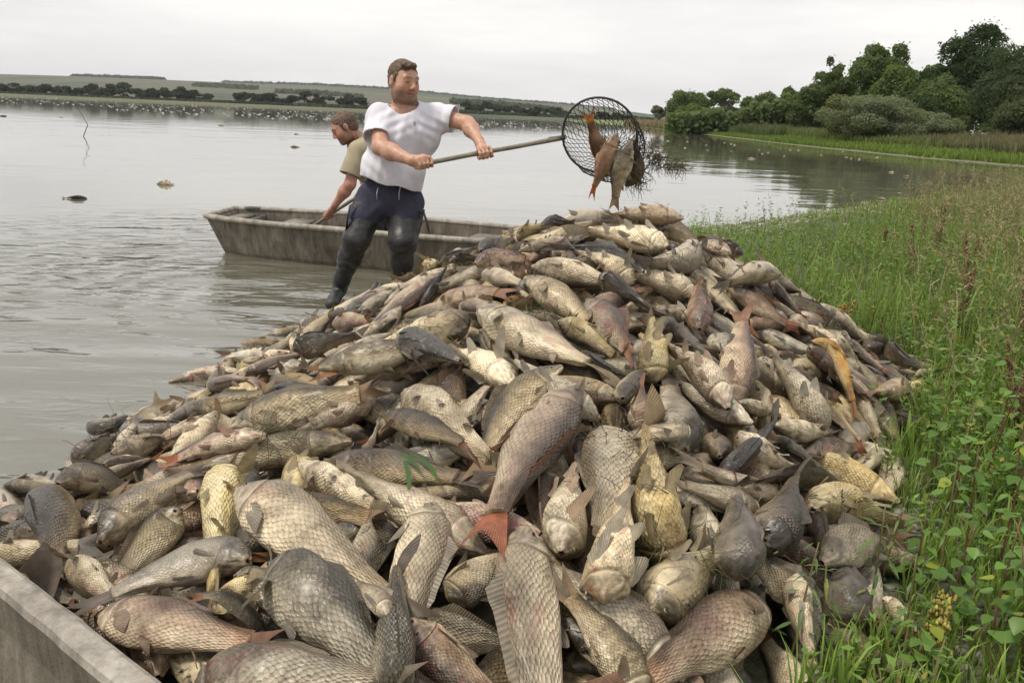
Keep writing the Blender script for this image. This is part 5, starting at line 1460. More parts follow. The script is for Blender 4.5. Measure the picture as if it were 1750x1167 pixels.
# small chest print
def chest_text(txt, px_, py_, size, parent, Y=5.86, col=(.10, .11, .14)):
    cu = bpy.data.curves.new('chest_print', 'FONT'); cu.body = txt; cu.size = size; cu.extrude = .0006
    o = bpy.data.objects.new('chest_print', cu); COL.objects.link(o)
    # find shirt surface along the ray
    d = nrm(ray(px_, py_)); Vw = SHV-CAM; tt = Vw @ d; rad = np.linalg.norm(Vw-tt[:, None]*d, axis=1); k = np.where(rad < .012)[0]
    p_ = CAM+d*(tt[k].min()-.004) if len(k) else at(px_, py_, Y)
    mm_, t_, b_ = newmat('print_ink'); b_.inputs['Base Color'].default_value = (*col, 1); b_.inputs['Roughness'].default_value = .8; cu.materials.append(mm_)
    z_ = np.array([0, 0, 1.0])
    R_ = np.stack([nrm(np.cross(z_, TR1[:, 1])), z_, TR1[:, 1]], 1)
    mw = Matrix([[*R_[0], p_[0]], [*R_[1], p_[1]], [*R_[2], p_[2]], [0, 0, 0, 1]])
    bpy.context.view_layer.update(); me_ = bpy.data.meshes.new_from_object(o); bpy.data.objects.remove(o); me_.transform(Matrix.Translation(-Vector(parent.location)) @ mw)
    if not me_.materials: me_.materials.append(mm_)
    link('chest_print', me_, parent)
SHV = V
chest_text('B', 706, 215, .036, MAN, 5.86); chest_text('RYBARSTVO'[:0]+'- - - - - -', 713, 213, .020, MAN, 5.86, (.3, .31, .35))
# trousers (dark blue cloth down to the thighs)
F = Field(np.array([-1.5, 5.5, .25]), np.array([-.3, 6.6, 1.2]), .0065)
F.ell(at(666, 330, 6.06), (.205, .150, .13), TR1, .05); F.ell(at(668, 350, 6.06), (.195, .145, .10), TR1, .05)
F.cap(hipR, hipR*.55+kR*.45, .108, .112, .04); F.cap(hipL, hipL*.55+kL*.45, .108, .110, .04)
V, Q = F.mesh(lambda A, P: np.maximum(A+.006*wob(P*[9, 9, 6], 1.3, 5)+.004*wob(P*[22, 20, 14], 1, 2), P[..., 2]-at(668, 305, 6.0)[2])); V = relax(V, Q, 1, .5)
solid('trousers', V, Q, PANTS, MAN, None, np.tile([.040, .040, .062], (len(V), 1)), True)
for x_ in (646, 684):
    mb = MB(); a = at(x_, 321, 5.885); mb.tube([a, at(x_-2, 330, 5.872), at(x_-2, 342, 5.875)], .0035, 6); mb.build('draw_cord', simple('cord', (.35, .34, .36), .8, .1), MAN)
# waders: thigh, knee, calf, boot
for side_, (h_, k_, a_, t_) in enumerate(((hipR, kR, aR, tR), (hipL, kL, aL, tL))):
    F = Field(np.minimum.reduce([h_, k_, a_, t_])-.22, np.maximum.reduce([h_, k_, a_, t_])+.2, .0065)
    top = h_*.72+k_*.28
    F.cap(top, k_, .116, .090, .04); F.cap(k_, k_*.55+a_*.45, .088, .080, .03); F.cap(k_*.55+a_*.45, a_, .078, .054, .03)
    hl = a_+nrm(a_-k_)*.07+[0, .03, 0]; F.cap(a_, hl, .052, .044, .03); F.cap(hl, t_, .046, .042, .03, flat=(np.array([0, 0, 1.0]), 1.15)); F.cap(hl-[0, 0, .02], t_-[0, 0, .012], .040, .040, .01)
    if side_ == 1: cut = None
    ax = nrm(k_-h_)
    def post(A, P):
        s_ = (P-k_) @ nrm(a_-k_); d = .006*wob(P*[5, 5, 3], 1.0, 9+side_)
        d = d+.0032*np.sin(s_*70+4.5*wob(P*4, 1, side_))*np.exp(-((s_-.02)/.10)**2)+.0022*np.sin(s_*95+4*wob(P*5, 1, 4))*np.exp(-((s_-.20)/.08)**2)
        return np.maximum(A+d, -((P-(h_*.80+k_*.20)) @ ax))
    V, Q = F.mesh(post); V = relax(V, Q, 1, .4)
    solid('wader', V, Q, RUBBER, MAN, None, np.tile([.018, .019, .020], (len(V), 1)), True)
STRAP = simple('strap', (.02, .02, .022), .6, .2, 40)
mb = MB(); mb.tube([at(606, 345, 5.93), at(598, 352, 5.90), at(594, 372, 5.89), at(592, 395, 5.90)], [.008, .012, .016, .010], 6, flat=.3); mb.build('strap', STRAP, MAN)
mb = MB(); mb.tube([at(716, 362, 5.95), at(724, 364, 5.93), at(730, 380, 5.92), at(734, 400, 5.92)], [.01, .014, .017, .010], 6, flat=.35); mb.box(at(723, 362, 5.93), (.022, .012, .03)); mb.build('strap', STRAP, MAN)

# ---- man 2, stooping in the boat -----------------------------------
Y2 = 8.15
base2 = np.array([at(645, 420, Y2)[0], Y2, .04]); MAN2 = empty('person', base2); tag(MAN2, 'man in khaki T-shirt stooping in the grey boat, holding a wooden pole', 'person')
HC2 = at(589, 219, Y2-.03); HS2 = 1.10; HR2 = frame([-.83, -.18, -.52], [-.3, 0, 1])
Q0, Q1 = at(640, 317, Y2-.02), at(528, 391, Y2+.12); q1c = Q0+(Q1-Q0)*.685
sh2 = at(613, 257, Y2-.10); el2 = at(598, 315, Y2-.17); wr2 = at(573, 350, Y2-.10); sh2b = at(622, 250, Y2+.30); ch2 = at(632, 268, Y2+.08); pe2 = at(664, 338, Y2+.10)
el2b = at(625, 300, Y2+.32); q2c = Q0+(Q1-Q0)*.22; wr2b = q2c+np.array([.04, .07, .02])
F = Field(np.array([-2.05, 7.5, 0.0]), np.array([-.5, 8.9, 2.0]), .0085)
head_field(F, HC2, HR2, HS2); nb2 = at(610, 240, Y2+.06)
F.cap(HC2+HR2 @ np.array([0, -.03, -.04]), nb2, .064, .072, .03); F.cap(nb2, ch2, .08, .13, .05); F.cap(ch2, pe2, .13, .13, .06)
arm(F, sh2, el2, wr2, q1c, 1.0); arm(F, sh2b, el2b, wr2b, q2c, .95)
ax2 = nrm(Q1-Q0); grip(F, q1c, ax2, wr2-q1c+nrm(CAM-q1c)*.02, wr2, .016, 1.08, 1); grip(F, q2c, ax2, wr2b-q2c, wr2b, .016, 1.0, 1)
F.cap(wr2, q1c+(wr2-q1c)*.45, .030, .029, .02)
h2a, h2b = at(658, 345, Y2-.02), at(664, 343, Y2+.22); k2a, k2b = at(640, 385, Y2-.04), at(660, 385, Y2+.20); f2a, f2b = at(650, 418, Y2), at(672, 420, Y2+.2)
f2a[2] = f2b[2] = .06
for a, b_, c_ in ((h2a, k2a, f2a), (h2b, k2b, f2b)): F.cap(a, b_, .08, .06, .04); F.cap(b_, c_, .055, .04, .03)
V, Q = F.mesh(); V = relax(V, Q, 1, .5)
solid('body', V, Q, SKIN_P, MAN2, None, head_color(V, HC2, HR2, HS2, (.43, .225, .16), (.09, .045, .03)), True)
hair_mesh('hair', HC2, HR2, HS2, (.11, .065, .045), MAN2, .003, 9, True)
F = Field(np.array([-2.0, 7.5, .7]), np.array([-.5, 8.9, 1.9]), .0085)
sl2 = at(598, 300, Y2-.16); slb2 = at(624, 290, Y2+.31)
F.ell(ch2, (.17, .21, .21), None, .08); F.cap(ch2, pe2, .175, .165, .08); F.cap(sh2, sh2b, .09, .09, .06); F.cap(nb2, ch2, .085, .15, .06)
F.cap(sh2, sl2, .088, .098, .04); F.cap(sh2b, slb2, .085, .09, .04)
def cut2(A, P):
    A = A+.006*wob(P*[8, 8, 5], 1.2, 3)+.006*np.sin((P[..., 0]*1.0+P[..., 2]*.5)*60)*np.exp(-((P-at(612, 285, Y2-.2))**2).sum(-1)/.02); o_ = A+.012
    A = np.maximum(A, at(660, 338, Y2)[2]-P[..., 2]); inner = np.full(A.shape, -9.)
    for a, b_ in ((sh2, sl2), (sh2b, slb2)):
        ax = nrm(b_-a); dd_ = (P-b_) @ ax; rad = np.linalg.norm((P-b_)-dd_[..., None]*ax, axis=-1)
        A = np.where((rad < .15) & (dd_ > -.03), np.maximum(A, dd_), A); inner = np.where((rad < .15) & (dd_ > -.05), -o_, inner)
    nk = HC2+HR2 @ np.array([0, .02, -.150]); A = np.maximum(A, .088-np.linalg.norm(P-nk, axis=-1))
    return np.maximum(A, inner)
V, Q = F.mesh(cut2); V = relax(V, Q, 1, .5)
solid('t_shirt', V, Q, COTTON, MAN2, None, np.tile([.36, .31, .21], (len(V), 1)), True)
F = Field(np.array([-1.9, 7.6, -.02]), np.array([-.4, 8.8, 1.2]), .0095)
F.ell(pe2, (.17, .19, .13), None, .05)
for a, b_, c_ in ((h2a, k2a, f2a), (h2b, k2b, f2b)):
    F.cap(a, b_, .10, .08, .04); F.cap(b_, c_, .075, .06, .03); F.cap(c_+[0, 0, -.0], c_+[-.16, -.02, -.005], .05, .045, .02)
V, Q = F.mesh(lambda A, P: A+.006*wob(P*8, 1.2, 3)); V = relax(V, Q, 1, .5)
solid('waders', V, Q, RUBBER, MAN2, None, np.tile([.02, .021, .022], (len(V), 1)), True)
o = pole('pole', Q0, Q1, .016, (.17, .145, .105), None); tag(o, 'wooden pole in the stooping man\'s hands, lower end inside the grey boat', 'pole')
# ------------------------------------------------------------------ landing net
NET = empty('landing_net', P0); tag(NET, 'round landing net with a wooden handle, swung by the man and spilling fish', 'landing net')
RC = at(1023.5, 231, 5.95); rx_ = (at(1086, 231, 5.95)-at(962, 231, 5.95))/2; rz_ = (at(1023, 167, 5.95)-at(1023, 294, 5.95))/2
rx_ = rx_+np.array([0, -.06, 0]); rz_ = rz_+np.array([0, -.05, 0])
P1r = RC-rx_*.985+rz_*(-.08)
pole('handle', P0, P1r, .0155, (.19, .17, .125), NET)
mb = MB(); mb.tube([P1r-axis1*.10, P1r+axis1*.015], [.019, .017], 10, (.10, .085, .07)); mb.build('socket', simple('socket_rust', (.09, .07, .055), .7, .4, 60), NET)
NETM = simple('net_frame', (.022, .024, .024), .5, .3, 60); TW = simple('net_twine', (.018, .020, .020), .8, .2, 90)
a = np.linspace(0, 2*math.pi, 49); mb = MB(); wobr = 1+.012*np.sin(a*3+1)
mb.tube(RC+np.cos(a)[:, None]*rx_*wobr[:, None]+np.sin(a)[:, None]*rz_*wobr[:, None], .0075, 8, cap=False); mb.build('hoop', NETM, NET)
nrmR = nrm(np.cross(rx_, rz_));  nrmR = nrmR if nrmR[1] > 0 else -nrmR
NU, NV = 46, 15
bag_tip = np.array([.10, .30, -.09])
def bagp(u, v):
    an = 2*math.pi*u/NU; s_ = v/(NV-1)
    rim = np.cos(an)*rx_+np.sin(an)*rz_
    sh_ = (1-s_**1.6)
    p_ = RC+rim*sh_*(1+.10*math.sin(s_*3.1))+bag_tip*(1.15*s_)*(1.0)+np.array([.075, 0, -.07])*math.sin(s_*3.14)*1.0
    p_ = p_+.006*np.array([math.sin(u*1.7+v*2.1), math.sin(u*2.3+v), math.sin(u*.9+v*1.3)])
    return p_
G = np.array([[bagp((u+.5*(v % 2)), v) for v in range(NV)] for u in range(NU)])
mb = MB()
for v in range(NV-1):
    for u in range(NU):
        for du in ((0, -1) if v % 2 == 0 else (0, 1)):
            p_, q_ = G[u, v], G[(u+du) % NU, v+1]; m_ = (p_+q_)/2+np.array([0, 0, -.0025]); mb.tube([p_, m_, q_], .0023, 3, cap=False)
tag(mb.build('netting', TW, NET), kind='stuff')
def hang(pts, N, phi, SLw, kind, seed, label, mouth=0, dirt=.3, fc=None):
    H, M, T = [np.asarray(p_, float) for p_ in pts]
    return fish(H, M, T, nrm(N), phi, SLw, kind, seed, 1, label, 'fish tumbling from the landing net', mouth=mouth, dirt=dirt, fincol=fc)
cv = nrm(CAM-RC)
hang((at(1042, 282, 6.08), at(1020, 243, 6.03), at(1003, 180, 5.98)), cv, -70, .40, 'r', 11, 'brown scaly fish head down in the net, orange tail sticking up', fc=(.75, .27, .06))
hang((at(1054, 228, 5.88), at(1030, 285, 5.86), at(1006, 342, 5.86)), cv, 60, .36, 'r', 12, 'grey-brown fish sliding out of the net with orange forked tail lowest', 1, fc=(.60, .27, .07))
hang((at(1079, 240, 5.80), at(1058, 300, 5.80), at(1050, 362, 5.86)), cv, 80, .40, 's', 13, 'pale brown fish hanging foremost below the net, tail touching the heap crest')
hang((at(1068, 318, 6.02), at(1090, 282, 6.0), at(1078, 225, 6.0)), cv, -60, .36, 'd', 14, 'dark fish pressed in the right side of the net behind the others')
hang((at(1046, 236, 5.93), at(1038, 262, 5.97), at(1022, 288, 6.02)), cv, 120, .30, 'r', 16, 'reddish fish with its head up, wedged between the tumbling fish', 1, fc=(.62, .28, .08))
hang((at(1020, 270, 6.10), at(1040, 290, 6.06), at(1075, 292, 6.06)), cv, -100, .34, 'k', 15, 'dark fish low in the net bag, mostly hidden')
WEED = simple('wet_weed', (.05, .045, .02), .6, .4, 40)
def weed(name, label, c, spread, n, seed, length=.10, r=.0014, col=((.05, .045, .02), (.11, .09, .03)), grav=.5):
    rng = np.random.default_rng(seed); mb = MB()
    for _ in range(n):
        p_ = np.asarray(c)+rng.normal(size=3)*np.asarray(spread); d = nrm(rng.normal(size=3)); pts = [p_]
        for k in range(5): d = nrm(d+rng.normal(size=3)*.45+[0, 0, -grav*.3]); pts.append(pts[-1]+d*length/5*rng.uniform(.6, 1.4))
        mb.tube(np.array(pts), np.linspace(r*rng.uniform(.8, 2.0), r*.5, 6), 3, np.array(col[0])*rng.uniform(.6, 1)+(np.array(col[1])-np.array(col[0]))*rng.random(), cap=False)
    m_ = mb.build(name, WEEDC, None); return tag(m_, label, kind='stuff')
WEEDC = simple('weed_strands', (.05, .045, .02), .7, .3, 60, usecol=True)
weed('water_weed', 'strands of weed hanging under the net', at(1088, 300, 5.98), (.035, .03, .035), 120, 1, .11, r=.0018, grav=1.2)
weed('water_weed', 'clump of dark weed flung out right of the net', at(1122, 268, 5.98), (.038, .03, .024), 85, 2, .12, r=.0022)
weed('water_weed', 'trailing weed flung out right of the net', at(1152, 284, 5.98), (.055, .03, .010), 110, 3, .10, r=.0018, col=((.05, .045, .02), (.16, .13, .05)))
weed('water_weed', 'thin weed between hoop and flung clump', at(1100, 240, 5.98), (.03, .03, .04), 40, 4, .14)
# ------------------------------------------------------------------ floating fish, stake, stones
k = 0
FLOAT = [(127, 340, 40, 'g', 'grey fish floating belly up nearest the left side, one fin raised'), (284, 316, 36, 'w', 'whitish fish floating left of the boat\'s bow'), (505, 252, 18, 'w', 'small pale fish floating left of the stooping man\'s head'),
 (377, 215, 16, 'd', 'small dark fish floating far out above the boat\'s bow'), (507, 230, 9, 'd', 'tiny dark fish far out left of the stooping man'), (4, 199, 14, 'd', 'dark fish floating at the left edge far out'), (105, 201, 8, 'w', 'tiny pale fish far out near the stake'),
 (52, 188, 10, 'd', 'tiny dark fish farthest out on the left'), (1286, 272, 16, 'w', 'white fish floating largest off the wooded bank'), (1505, 341, 16, 'p', 'pinkish fish floating at the near bank beside the reddish weeds'), (1550, 341, 14, 'p', 'pinkish fish at the near bank right of another pinkish fish'),
 (1480, 350, 26, 'w', 'pale fish washed up on the near shore past the grass'), (1512, 352, 10, 'w', 'small pale fish stranded between pinkish ones'), (1303, 375, 12, 'p', 'pinkish fish head-up on the pebbles past the heap'), (1523, 295, 10, 'w', 'small white fish floating alone off the near bank grass'), (1548, 302, 12, 'w', 'small white fish just right of the lone floating one'),
 (1688, 305, 10, 'w', 'small white fish near the right edge off the mud rim')]
rngp = np.random.default_rng(5)
def floater(px_, py_, L_, kd, lab, group, hi=1, parts=True):
    global k
    k += 1; p_ = gz(px_, py_, 0); dep = pix(p_)[1]; Lw = min(L_*dep/FPX, .55); a_ = rngp.uniform(-.5, .5)+(math.pi if rngp.random() < .5 else 0)
    d = np.array([math.cos(a_), math.sin(a_), 0]); up_ = .012
    if ground(p_[None])[0] > 0: up_ = ground(p_[None])[0]+.03
    c_ = np.array([p_[0], p_[1], up_]); H, T = c_+d*Lw/2, c_-d*Lw/2; M = c_+[0, 0, .01]; H = H-[0, 0, .01]; T = T-[0, 0, .02]
    fish(H, M, T, np.array([0, 0, 1.0]), rngp.choice([80, -80, 170, 150]), Lw*.85, kd, 5000+k, hi, lab, group, parts=parts, mouth=0, dirt=.3)
for a in FLOAT: floater(*a, 'dead fish floating on the lake', hi=1 if a[2] > 15 else 0, parts=a[2] > 8)
SP = [(1141, 240), (1174, 241), (1170, 252), (1206, 247), (1210, 256), (1238, 243), (1249, 245), (1256, 247), (1250, 257), (1297, 255), (1303, 262), (1312, 260), (1333, 253), (1340, 266), (1351, 255), (1364, 256), (1404, 264), (1441, 258), (1447, 268), (1454, 270), (1468, 271), (1498, 268)]
for a, (x_, y_) in enumerate(SP):
    nth = ['first', 'second', 'third', 'fourth', 'fifth', 'sixth', 'seventh', 'eighth'][a % 8 if a < 5 else 0]; CNS = globals().setdefault('CNS', {})
    where = 'off the tip of the wooded bank' if x_ < 1230 else 'off the olive bush' if x_ < 1320 else 'off the dark trees' if x_ < 1420 else 'in the grey willow\'s reflection'
    CNS[where] = CNS.get(where, 0)+1; nth = ['first', 'second', 'third', 'fourth', 'fifth', 'sixth', 'seventh', 'eighth'][CNS[where]-1]
    floater(x_, y_+1.5, 6, 'w', '%s from the left of the tiny white fish %s' % (nth, where), 'tiny white fish specks '+where, hi=0, parts=False)
# the far band of floating fish and birds: nobody could count it
mb = MB(); rng = np.random.default_rng(77)
for _ in range(700):
    x_ = rng.uniform(0, 1110); hor = 197+(x_-875)*math.tan(ROLL); y_ = hor+rng.uniform(5.5, 24)*(1 if x_ > 200 else .7); p_ = gz(x_, y_, 0)
    sz = rng.uniform(.2, .5)*max(1, p_[1]/220)*.5; h_ = rng.uniform(.08, .26)*max(1, p_[1]/240)*.6
    cc = np.array([.30, .285, .27]) if rng.random() < .6 else np.array([.10, .10, .09])
    mb.add([p_+[-sz, 0, 0], p_+[0, -sz*.5, 0], p_+[sz, 0, 0], p_+[0, sz*.5, 0], p_+[sz*.2, 0, h_], p_+[-sz*1.1, 0, h_*.5]], (), [[0, 1, 4], [1, 2, 4], [2, 3, 4], [3, 0, 4], [0, 1, 5], [3, 0, 5]], cc)
tag(mb.build('floating_specks', simple('specks', (.5, .5, .5), .7, .1, 2, 0, usecol=True), base=(0, 0, 0), smooth=False), 'white and dark specks of birds and dead fish massed off the far shore', kind='stuff')
s0 = gz(136, 233, 0); mb = MB(); mb.tube([s0-[0, 0, .3], s0+[.01*s0[1], 0, .4], at(134, 186, s0[1])], [.016, .014, .010], 6); tag(mb.build('stake', BARK), 'thin crooked stake standing in the lake at the left', 'stake')
# pebbles and stones on the shore
STONE = simple('stone', (.17, .15, .13), .8, .35, 12, .6, .01, usecol=True)
for k_, (x_, y_, w_, lab) in enumerate([(1246, 388, 20, 'largest dark stone on the pebbly shore behind the heap'), (1302, 388, 14, 'dark stone under the pinkish fish on the shore'), (1289, 390, 8, 'small dark stone left of the pinkish fish'), (1320, 389, 9, 'small stone right of the pinkish fish on the shore'), (1233, 391, 7, 'small stone left of the largest shore stone')]):
    p_ = gz(x_, y_, .02); r_ = w_/2*pix(p_)[1]/FPX; mb = MB(); mb.blob(p_+[0, 0, r_*.3], (r_, r_*.8, r_*.6), 10, 7, (.4, .38, .35), noise=.2, seed=k_); tag(mb.build('stone', STONE), lab, 'stone')
mb = MB(); rng = np.random.default_rng(8)
for _ in range(2600):
    s_ = rng.random()*6+4; q = np.array([np.interp(s_, range(len(SH)), SH[:, 0]), np.interp(s_, range(len(SH)), SH[:, 1])])+rng.normal(size=2)*.35+[.2, -.2]; z_ = ground(q[None])[0]
    if z_ < -.02: continue
    r_ = rng.uniform(.015, .05); mb.blob((q[0], q[1], z_+r_*.2), (r_, r_*.8, r_*.5), 6, 4, np.array([.32, .29, .25])*rng.uniform(.4, 1.3))
for _ in range(900):
    q = np.array([rng.uniform(.7, 2.2), rng.uniform(1.5, 3.0)]); z_ = ground(q[None])[0]; r_ = rng.uniform(.006, .022); mb.blob((q[0], q[1], z_+r_*.2), (r_, r_*.8, r_*.6), 6, 4, np.array([.20, .18, .155])*rng.uniform(.4, 1.3))
tag(mb.build('pebbles', STONE, smooth=True), 'pebbles and grit along the near shore', kind='stuff')

# ------------------------------------------------------------------ near vegetation
def heap_edge(P):        # how far outside the heap's foot (positive = clear of it)
    return GRz(P)-mound(P)
def GRz(P): return np.maximum(ground(P), -.02)
def patch(x0, x1, y0, y1, n, seed, dens=None, clear=.0):
    rng = np.random.default_rng(seed); P = np.c_[rng.uniform(x0, x1, n), rng.uniform(y0, y1, n)]
    g = ground(P); k = (g > .015)
    near_ = (P[:, 0] > -3) & (P[:, 0] < 3.8) & (P[:, 1] < 8); m_ = np.full(n, -1.0)
    if near_.any(): m_[near_] = np.concatenate([mound(q) for q in np.array_split(P[near_], max(1, near_.sum()//20000))])
    k &= (m_ < g+.0+clear) & ((P[:, 0]-P[:, 1]*.66) < 1.6+P[:, 1]*.05)
    if dens is not None: k &= rng.random(n) < dens(P)
    P = P[k]; return np.c_[P, g[k]], rng
def blades(name, label, P, rng, h, w_, c0, c1, lean=.35, hv=None):
    n = len(P); hh_ = h*rng.uniform(.45, 1.25, n)*(hv if hv is not None else 1); a = rng.uniform(0, 6.283, n); d = np.stack([np.cos(a), np.sin(a), 0*a], -1)
    l = nrm(rng.normal(size=(n, 3))*[1, 1, 0]); ln = (rng.uniform(.15, 1, n)*lean*hh_)[:, None]*l; ww = (w_*rng.uniform(.6, 1.5, n))[:, None]*d; up = np.array([0, 0, 1.0])
    V = np.stack([P-ww, P+ww, P+ww*.85+ln*.25+up*hh_[:, None]*.45, P-ww*.85+ln*.25+up*hh_[:, None]*.45, P+ww*.5+ln*.62+up*hh_[:, None]*.8, P-ww*.5+ln*.62+up*hh_[:, None]*.8, P+ln*1.15+up*hh_[:, None]*.98], 1).reshape(-1, 3)
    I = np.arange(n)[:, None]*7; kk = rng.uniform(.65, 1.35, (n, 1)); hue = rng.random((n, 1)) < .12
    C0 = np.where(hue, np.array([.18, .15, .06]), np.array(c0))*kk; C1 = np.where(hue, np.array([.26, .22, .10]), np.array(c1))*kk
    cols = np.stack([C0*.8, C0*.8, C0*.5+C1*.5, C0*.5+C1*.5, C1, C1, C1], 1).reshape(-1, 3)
    return tag(solid(name, V, [I+np.array([0, 1, 2, 3]), I+np.array([3, 2, 4, 5]), I+np.array([5, 4, 6])], PLANT, None, (0, 0, 0), cols), label, kind='stuff')
fall = lambda P: np.clip(1.4/np.maximum(P[:, 1]-1, .6), .06, 1)
P, rng = patch(.5, 13, 1.2, 18, 1100000, 1, lambda P: np.clip(2.6/np.maximum(P[:, 1], 1)**1.6, .04, 1)*np.where((P[:, 1] < 3.2) & (P[:, 0] > 1.1), .9, 1)*np.where((P[:, 1] < 2.3) & (P[:, 0] < 1.3), .45, 1))
hv = .55+.45*np.clip(wob(P*[.9, .7, 0], 1)+.3, 0, 1.4)+.05*np.clip(P[:, 1]-3, 0, 6)*.5
inl = lambda P: np.where(P[:, 1] > 5.5, .55+.45*np.clip((P[:, 0]/P[:, 1]-.40)/.14, 0, 1), 1)
hv = hv*inl(P)
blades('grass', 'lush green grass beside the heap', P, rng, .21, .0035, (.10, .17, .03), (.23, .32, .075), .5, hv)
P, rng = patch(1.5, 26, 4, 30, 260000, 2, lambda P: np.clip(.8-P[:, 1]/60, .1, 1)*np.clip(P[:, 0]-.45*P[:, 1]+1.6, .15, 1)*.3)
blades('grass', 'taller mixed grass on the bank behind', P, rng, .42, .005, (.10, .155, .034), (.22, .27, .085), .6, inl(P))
# soft feathery weeds as ground cover: many small leaves
def leafy(name, label, P, rng, h, n_leaf, size, c, aspect=2.4):
    n = len(P); k_ = np.repeat(np.arange(n), n_leaf); m_ = len(k_); f = rng.random(m_)
    ln = nrm(rng.normal(size=(n, 3))*[1, 1, 0])*.3; q = P[k_]+np.c_[np.zeros((m_, 2)), f*h*rng.uniform(.5, 1.2, n)[k_]]+ln[k_]*(f*h)[:, None]
    a = rng.uniform(0, 6.283, m_); d = np.stack([np.cos(a), np.sin(a), rng.uniform(-.2, .7, m_)], -1); d = nrm(d); s_ = np.cross(d, nrm(rng.normal(size=(m_, 3))+[0, 0, 2])); s_ = nrm(s_)
    L_ = (size*aspect*rng.uniform(.6, 1.3, m_))[:, None]; W_ = (size*rng.uniform(.6, 1.3, m_))[:, None]*.5
    V = np.stack([q, q+d*L_*.45+s_*W_, q+d*L_, q+d*L_*.45-s_*W_], 1).reshape(-1, 3); F_ = np.arange(4*m_).reshape(m_, 4)
    t_ = rng.uniform(.6, 1.4, (n, 1))[k_]*rng.uniform(.8, 1.2, (m_, 1)); C = np.array(c)*t_
    yel = (rng.random(m_) < .06)[:, None]; C = np.where(yel, np.array([.30, .24, .06]), C)
    return tag(solid(name, V, [F_], PLANT, None, (0, 0, 0), np.repeat(C, 4, 0)), label, kind='stuff')
P, rng = patch(.7, 9, 1.4, 12, 40000, 3, lambda P: np.clip(2.0/np.maximum(P[:, 1], 1)**1.2, .06, 1)*np.clip(.5+wob(P*1.0 if P.shape[1] == 3 else np.c_[P, P[:, :1]*0], 1.1, 2), .05, 1))
leafy('weeds', 'low leafy weeds among the grass', P, rng, .22, 16, .013, (.125, .215, .04))
P, rng = patch(1.0, 12, 2.5, 14, 9000, 4, lambda P: np.clip(.5+wob(np.c_[P, P[:, :1]*0], .9, 5), .05, 1)*.6*np.where((P[:, 1] > 5.5) & (P[:, 0]/P[:, 1] < .42), .25, 1))
leafy('weeds', 'taller leafy weeds on the bank', P, rng, .40, 26, .015, (.13, .21, .05), 3.2)
# individual plants
PLC = leafmat('sapling_leaves', .4, .35)
STEMM = simple('red_stem', (.20, .06, .04), .6, .3, 60, usecol=True)
def sapling(px_, py_, h, label, seed, leaf=.034, roundl=True, nleaf=16, col=(.12, .215, .045), stem=(.15, .07, .04), group='leafy saplings at the lower right'):
    rng = np.random.default_rng(seed); p_ = hitg(px_, py_); e_ = empty('sapling', p_); tag(e_, label, 'plant', group)
    ln = rng.normal(size=2)*.10*h; ts = np.linspace(0, 1, 6)[:, None]; pts = p_+np.c_[ln[0]*ts**1.5, ln[1]*ts**1.5, h*ts]-[0, 0, .02]
    mb = MB(); mb.tube(pts, np.linspace(.0042, .0016, 6), 5, stem); mb.build('stem', STEMM, e_)
    for k_ in range(nleaf):
        f = .18+.82*(k_+.5)/nleaf; q = np.array([np.interp(f, ts[:, 0], pts[:, j]) for j in range(3)]); a = k_*2.4+rng.uniform(-.4, .4); sz = leaf*rng.uniform(.65, 1.2)*(1-.35*f)
        pd = np.array([math.cos(a), math.sin(a), .5]); s0_ = q; s1_ = q+pd*sz*.8; d = nrm(np.array([math.cos(a), math.sin(a), rng.uniform(-.7, .3)])); s_ = nrm(np.cross(d, [0, 0, 1])+rng.normal(size=3)*.15); n_ = np.cross(s_, d)
        if roundl: prof = [(0, 0), (.10, .42), (.40, .56), (.75, .36), (1.15, 0)]
        else: prof = [(0, 0), (.35, .17), (.9, .24), (1.6, .15), (2.4, 0)]
        V = []; 
        for x_, w_ in prof: V += [s1_+d*x_*sz*1.1+s_*w_*sz+n_*.10*sz*w_*2-n_*.12*x_*x_*sz, s1_+d*x_*sz*1.1-n_*.12*x_*x_*sz, s1_+d*x_*sz*1.1-s_*w_*sz+n_*.10*sz*w_*2-n_*.12*x_*x_*sz]
        Fq = [[3*i_+j, 3*i_+3+j, 3*i_+4+j, 3*i_+1+j] for i_ in range(4) for j in (0, 1)]
        cc = np.array(col)*rng.uniform(.7, 1.4)*(np.array([1.9, 1.25, .8]) if rng.random() < .08 else 1); V = np.array(V)
        solid('leaf', V, [np.array(Fq)], PLC, e_, None, np.tile(cc, (len(V), 1)), True)
    return e_
def hitg(px_, py_):
    d = ray(px_, py_); Ys = np.arange(1.2, 30, .02); P = CAM+d*(Ys/d[1])[:, None]; g = GRz(P); k_ = np.where(P[:, 2] < g)[0]
    p_ = P[k_[0]].copy() if len(k_) else P[-1]; p_[2] = g[k_[0]] if len(k_) else 0; return p_
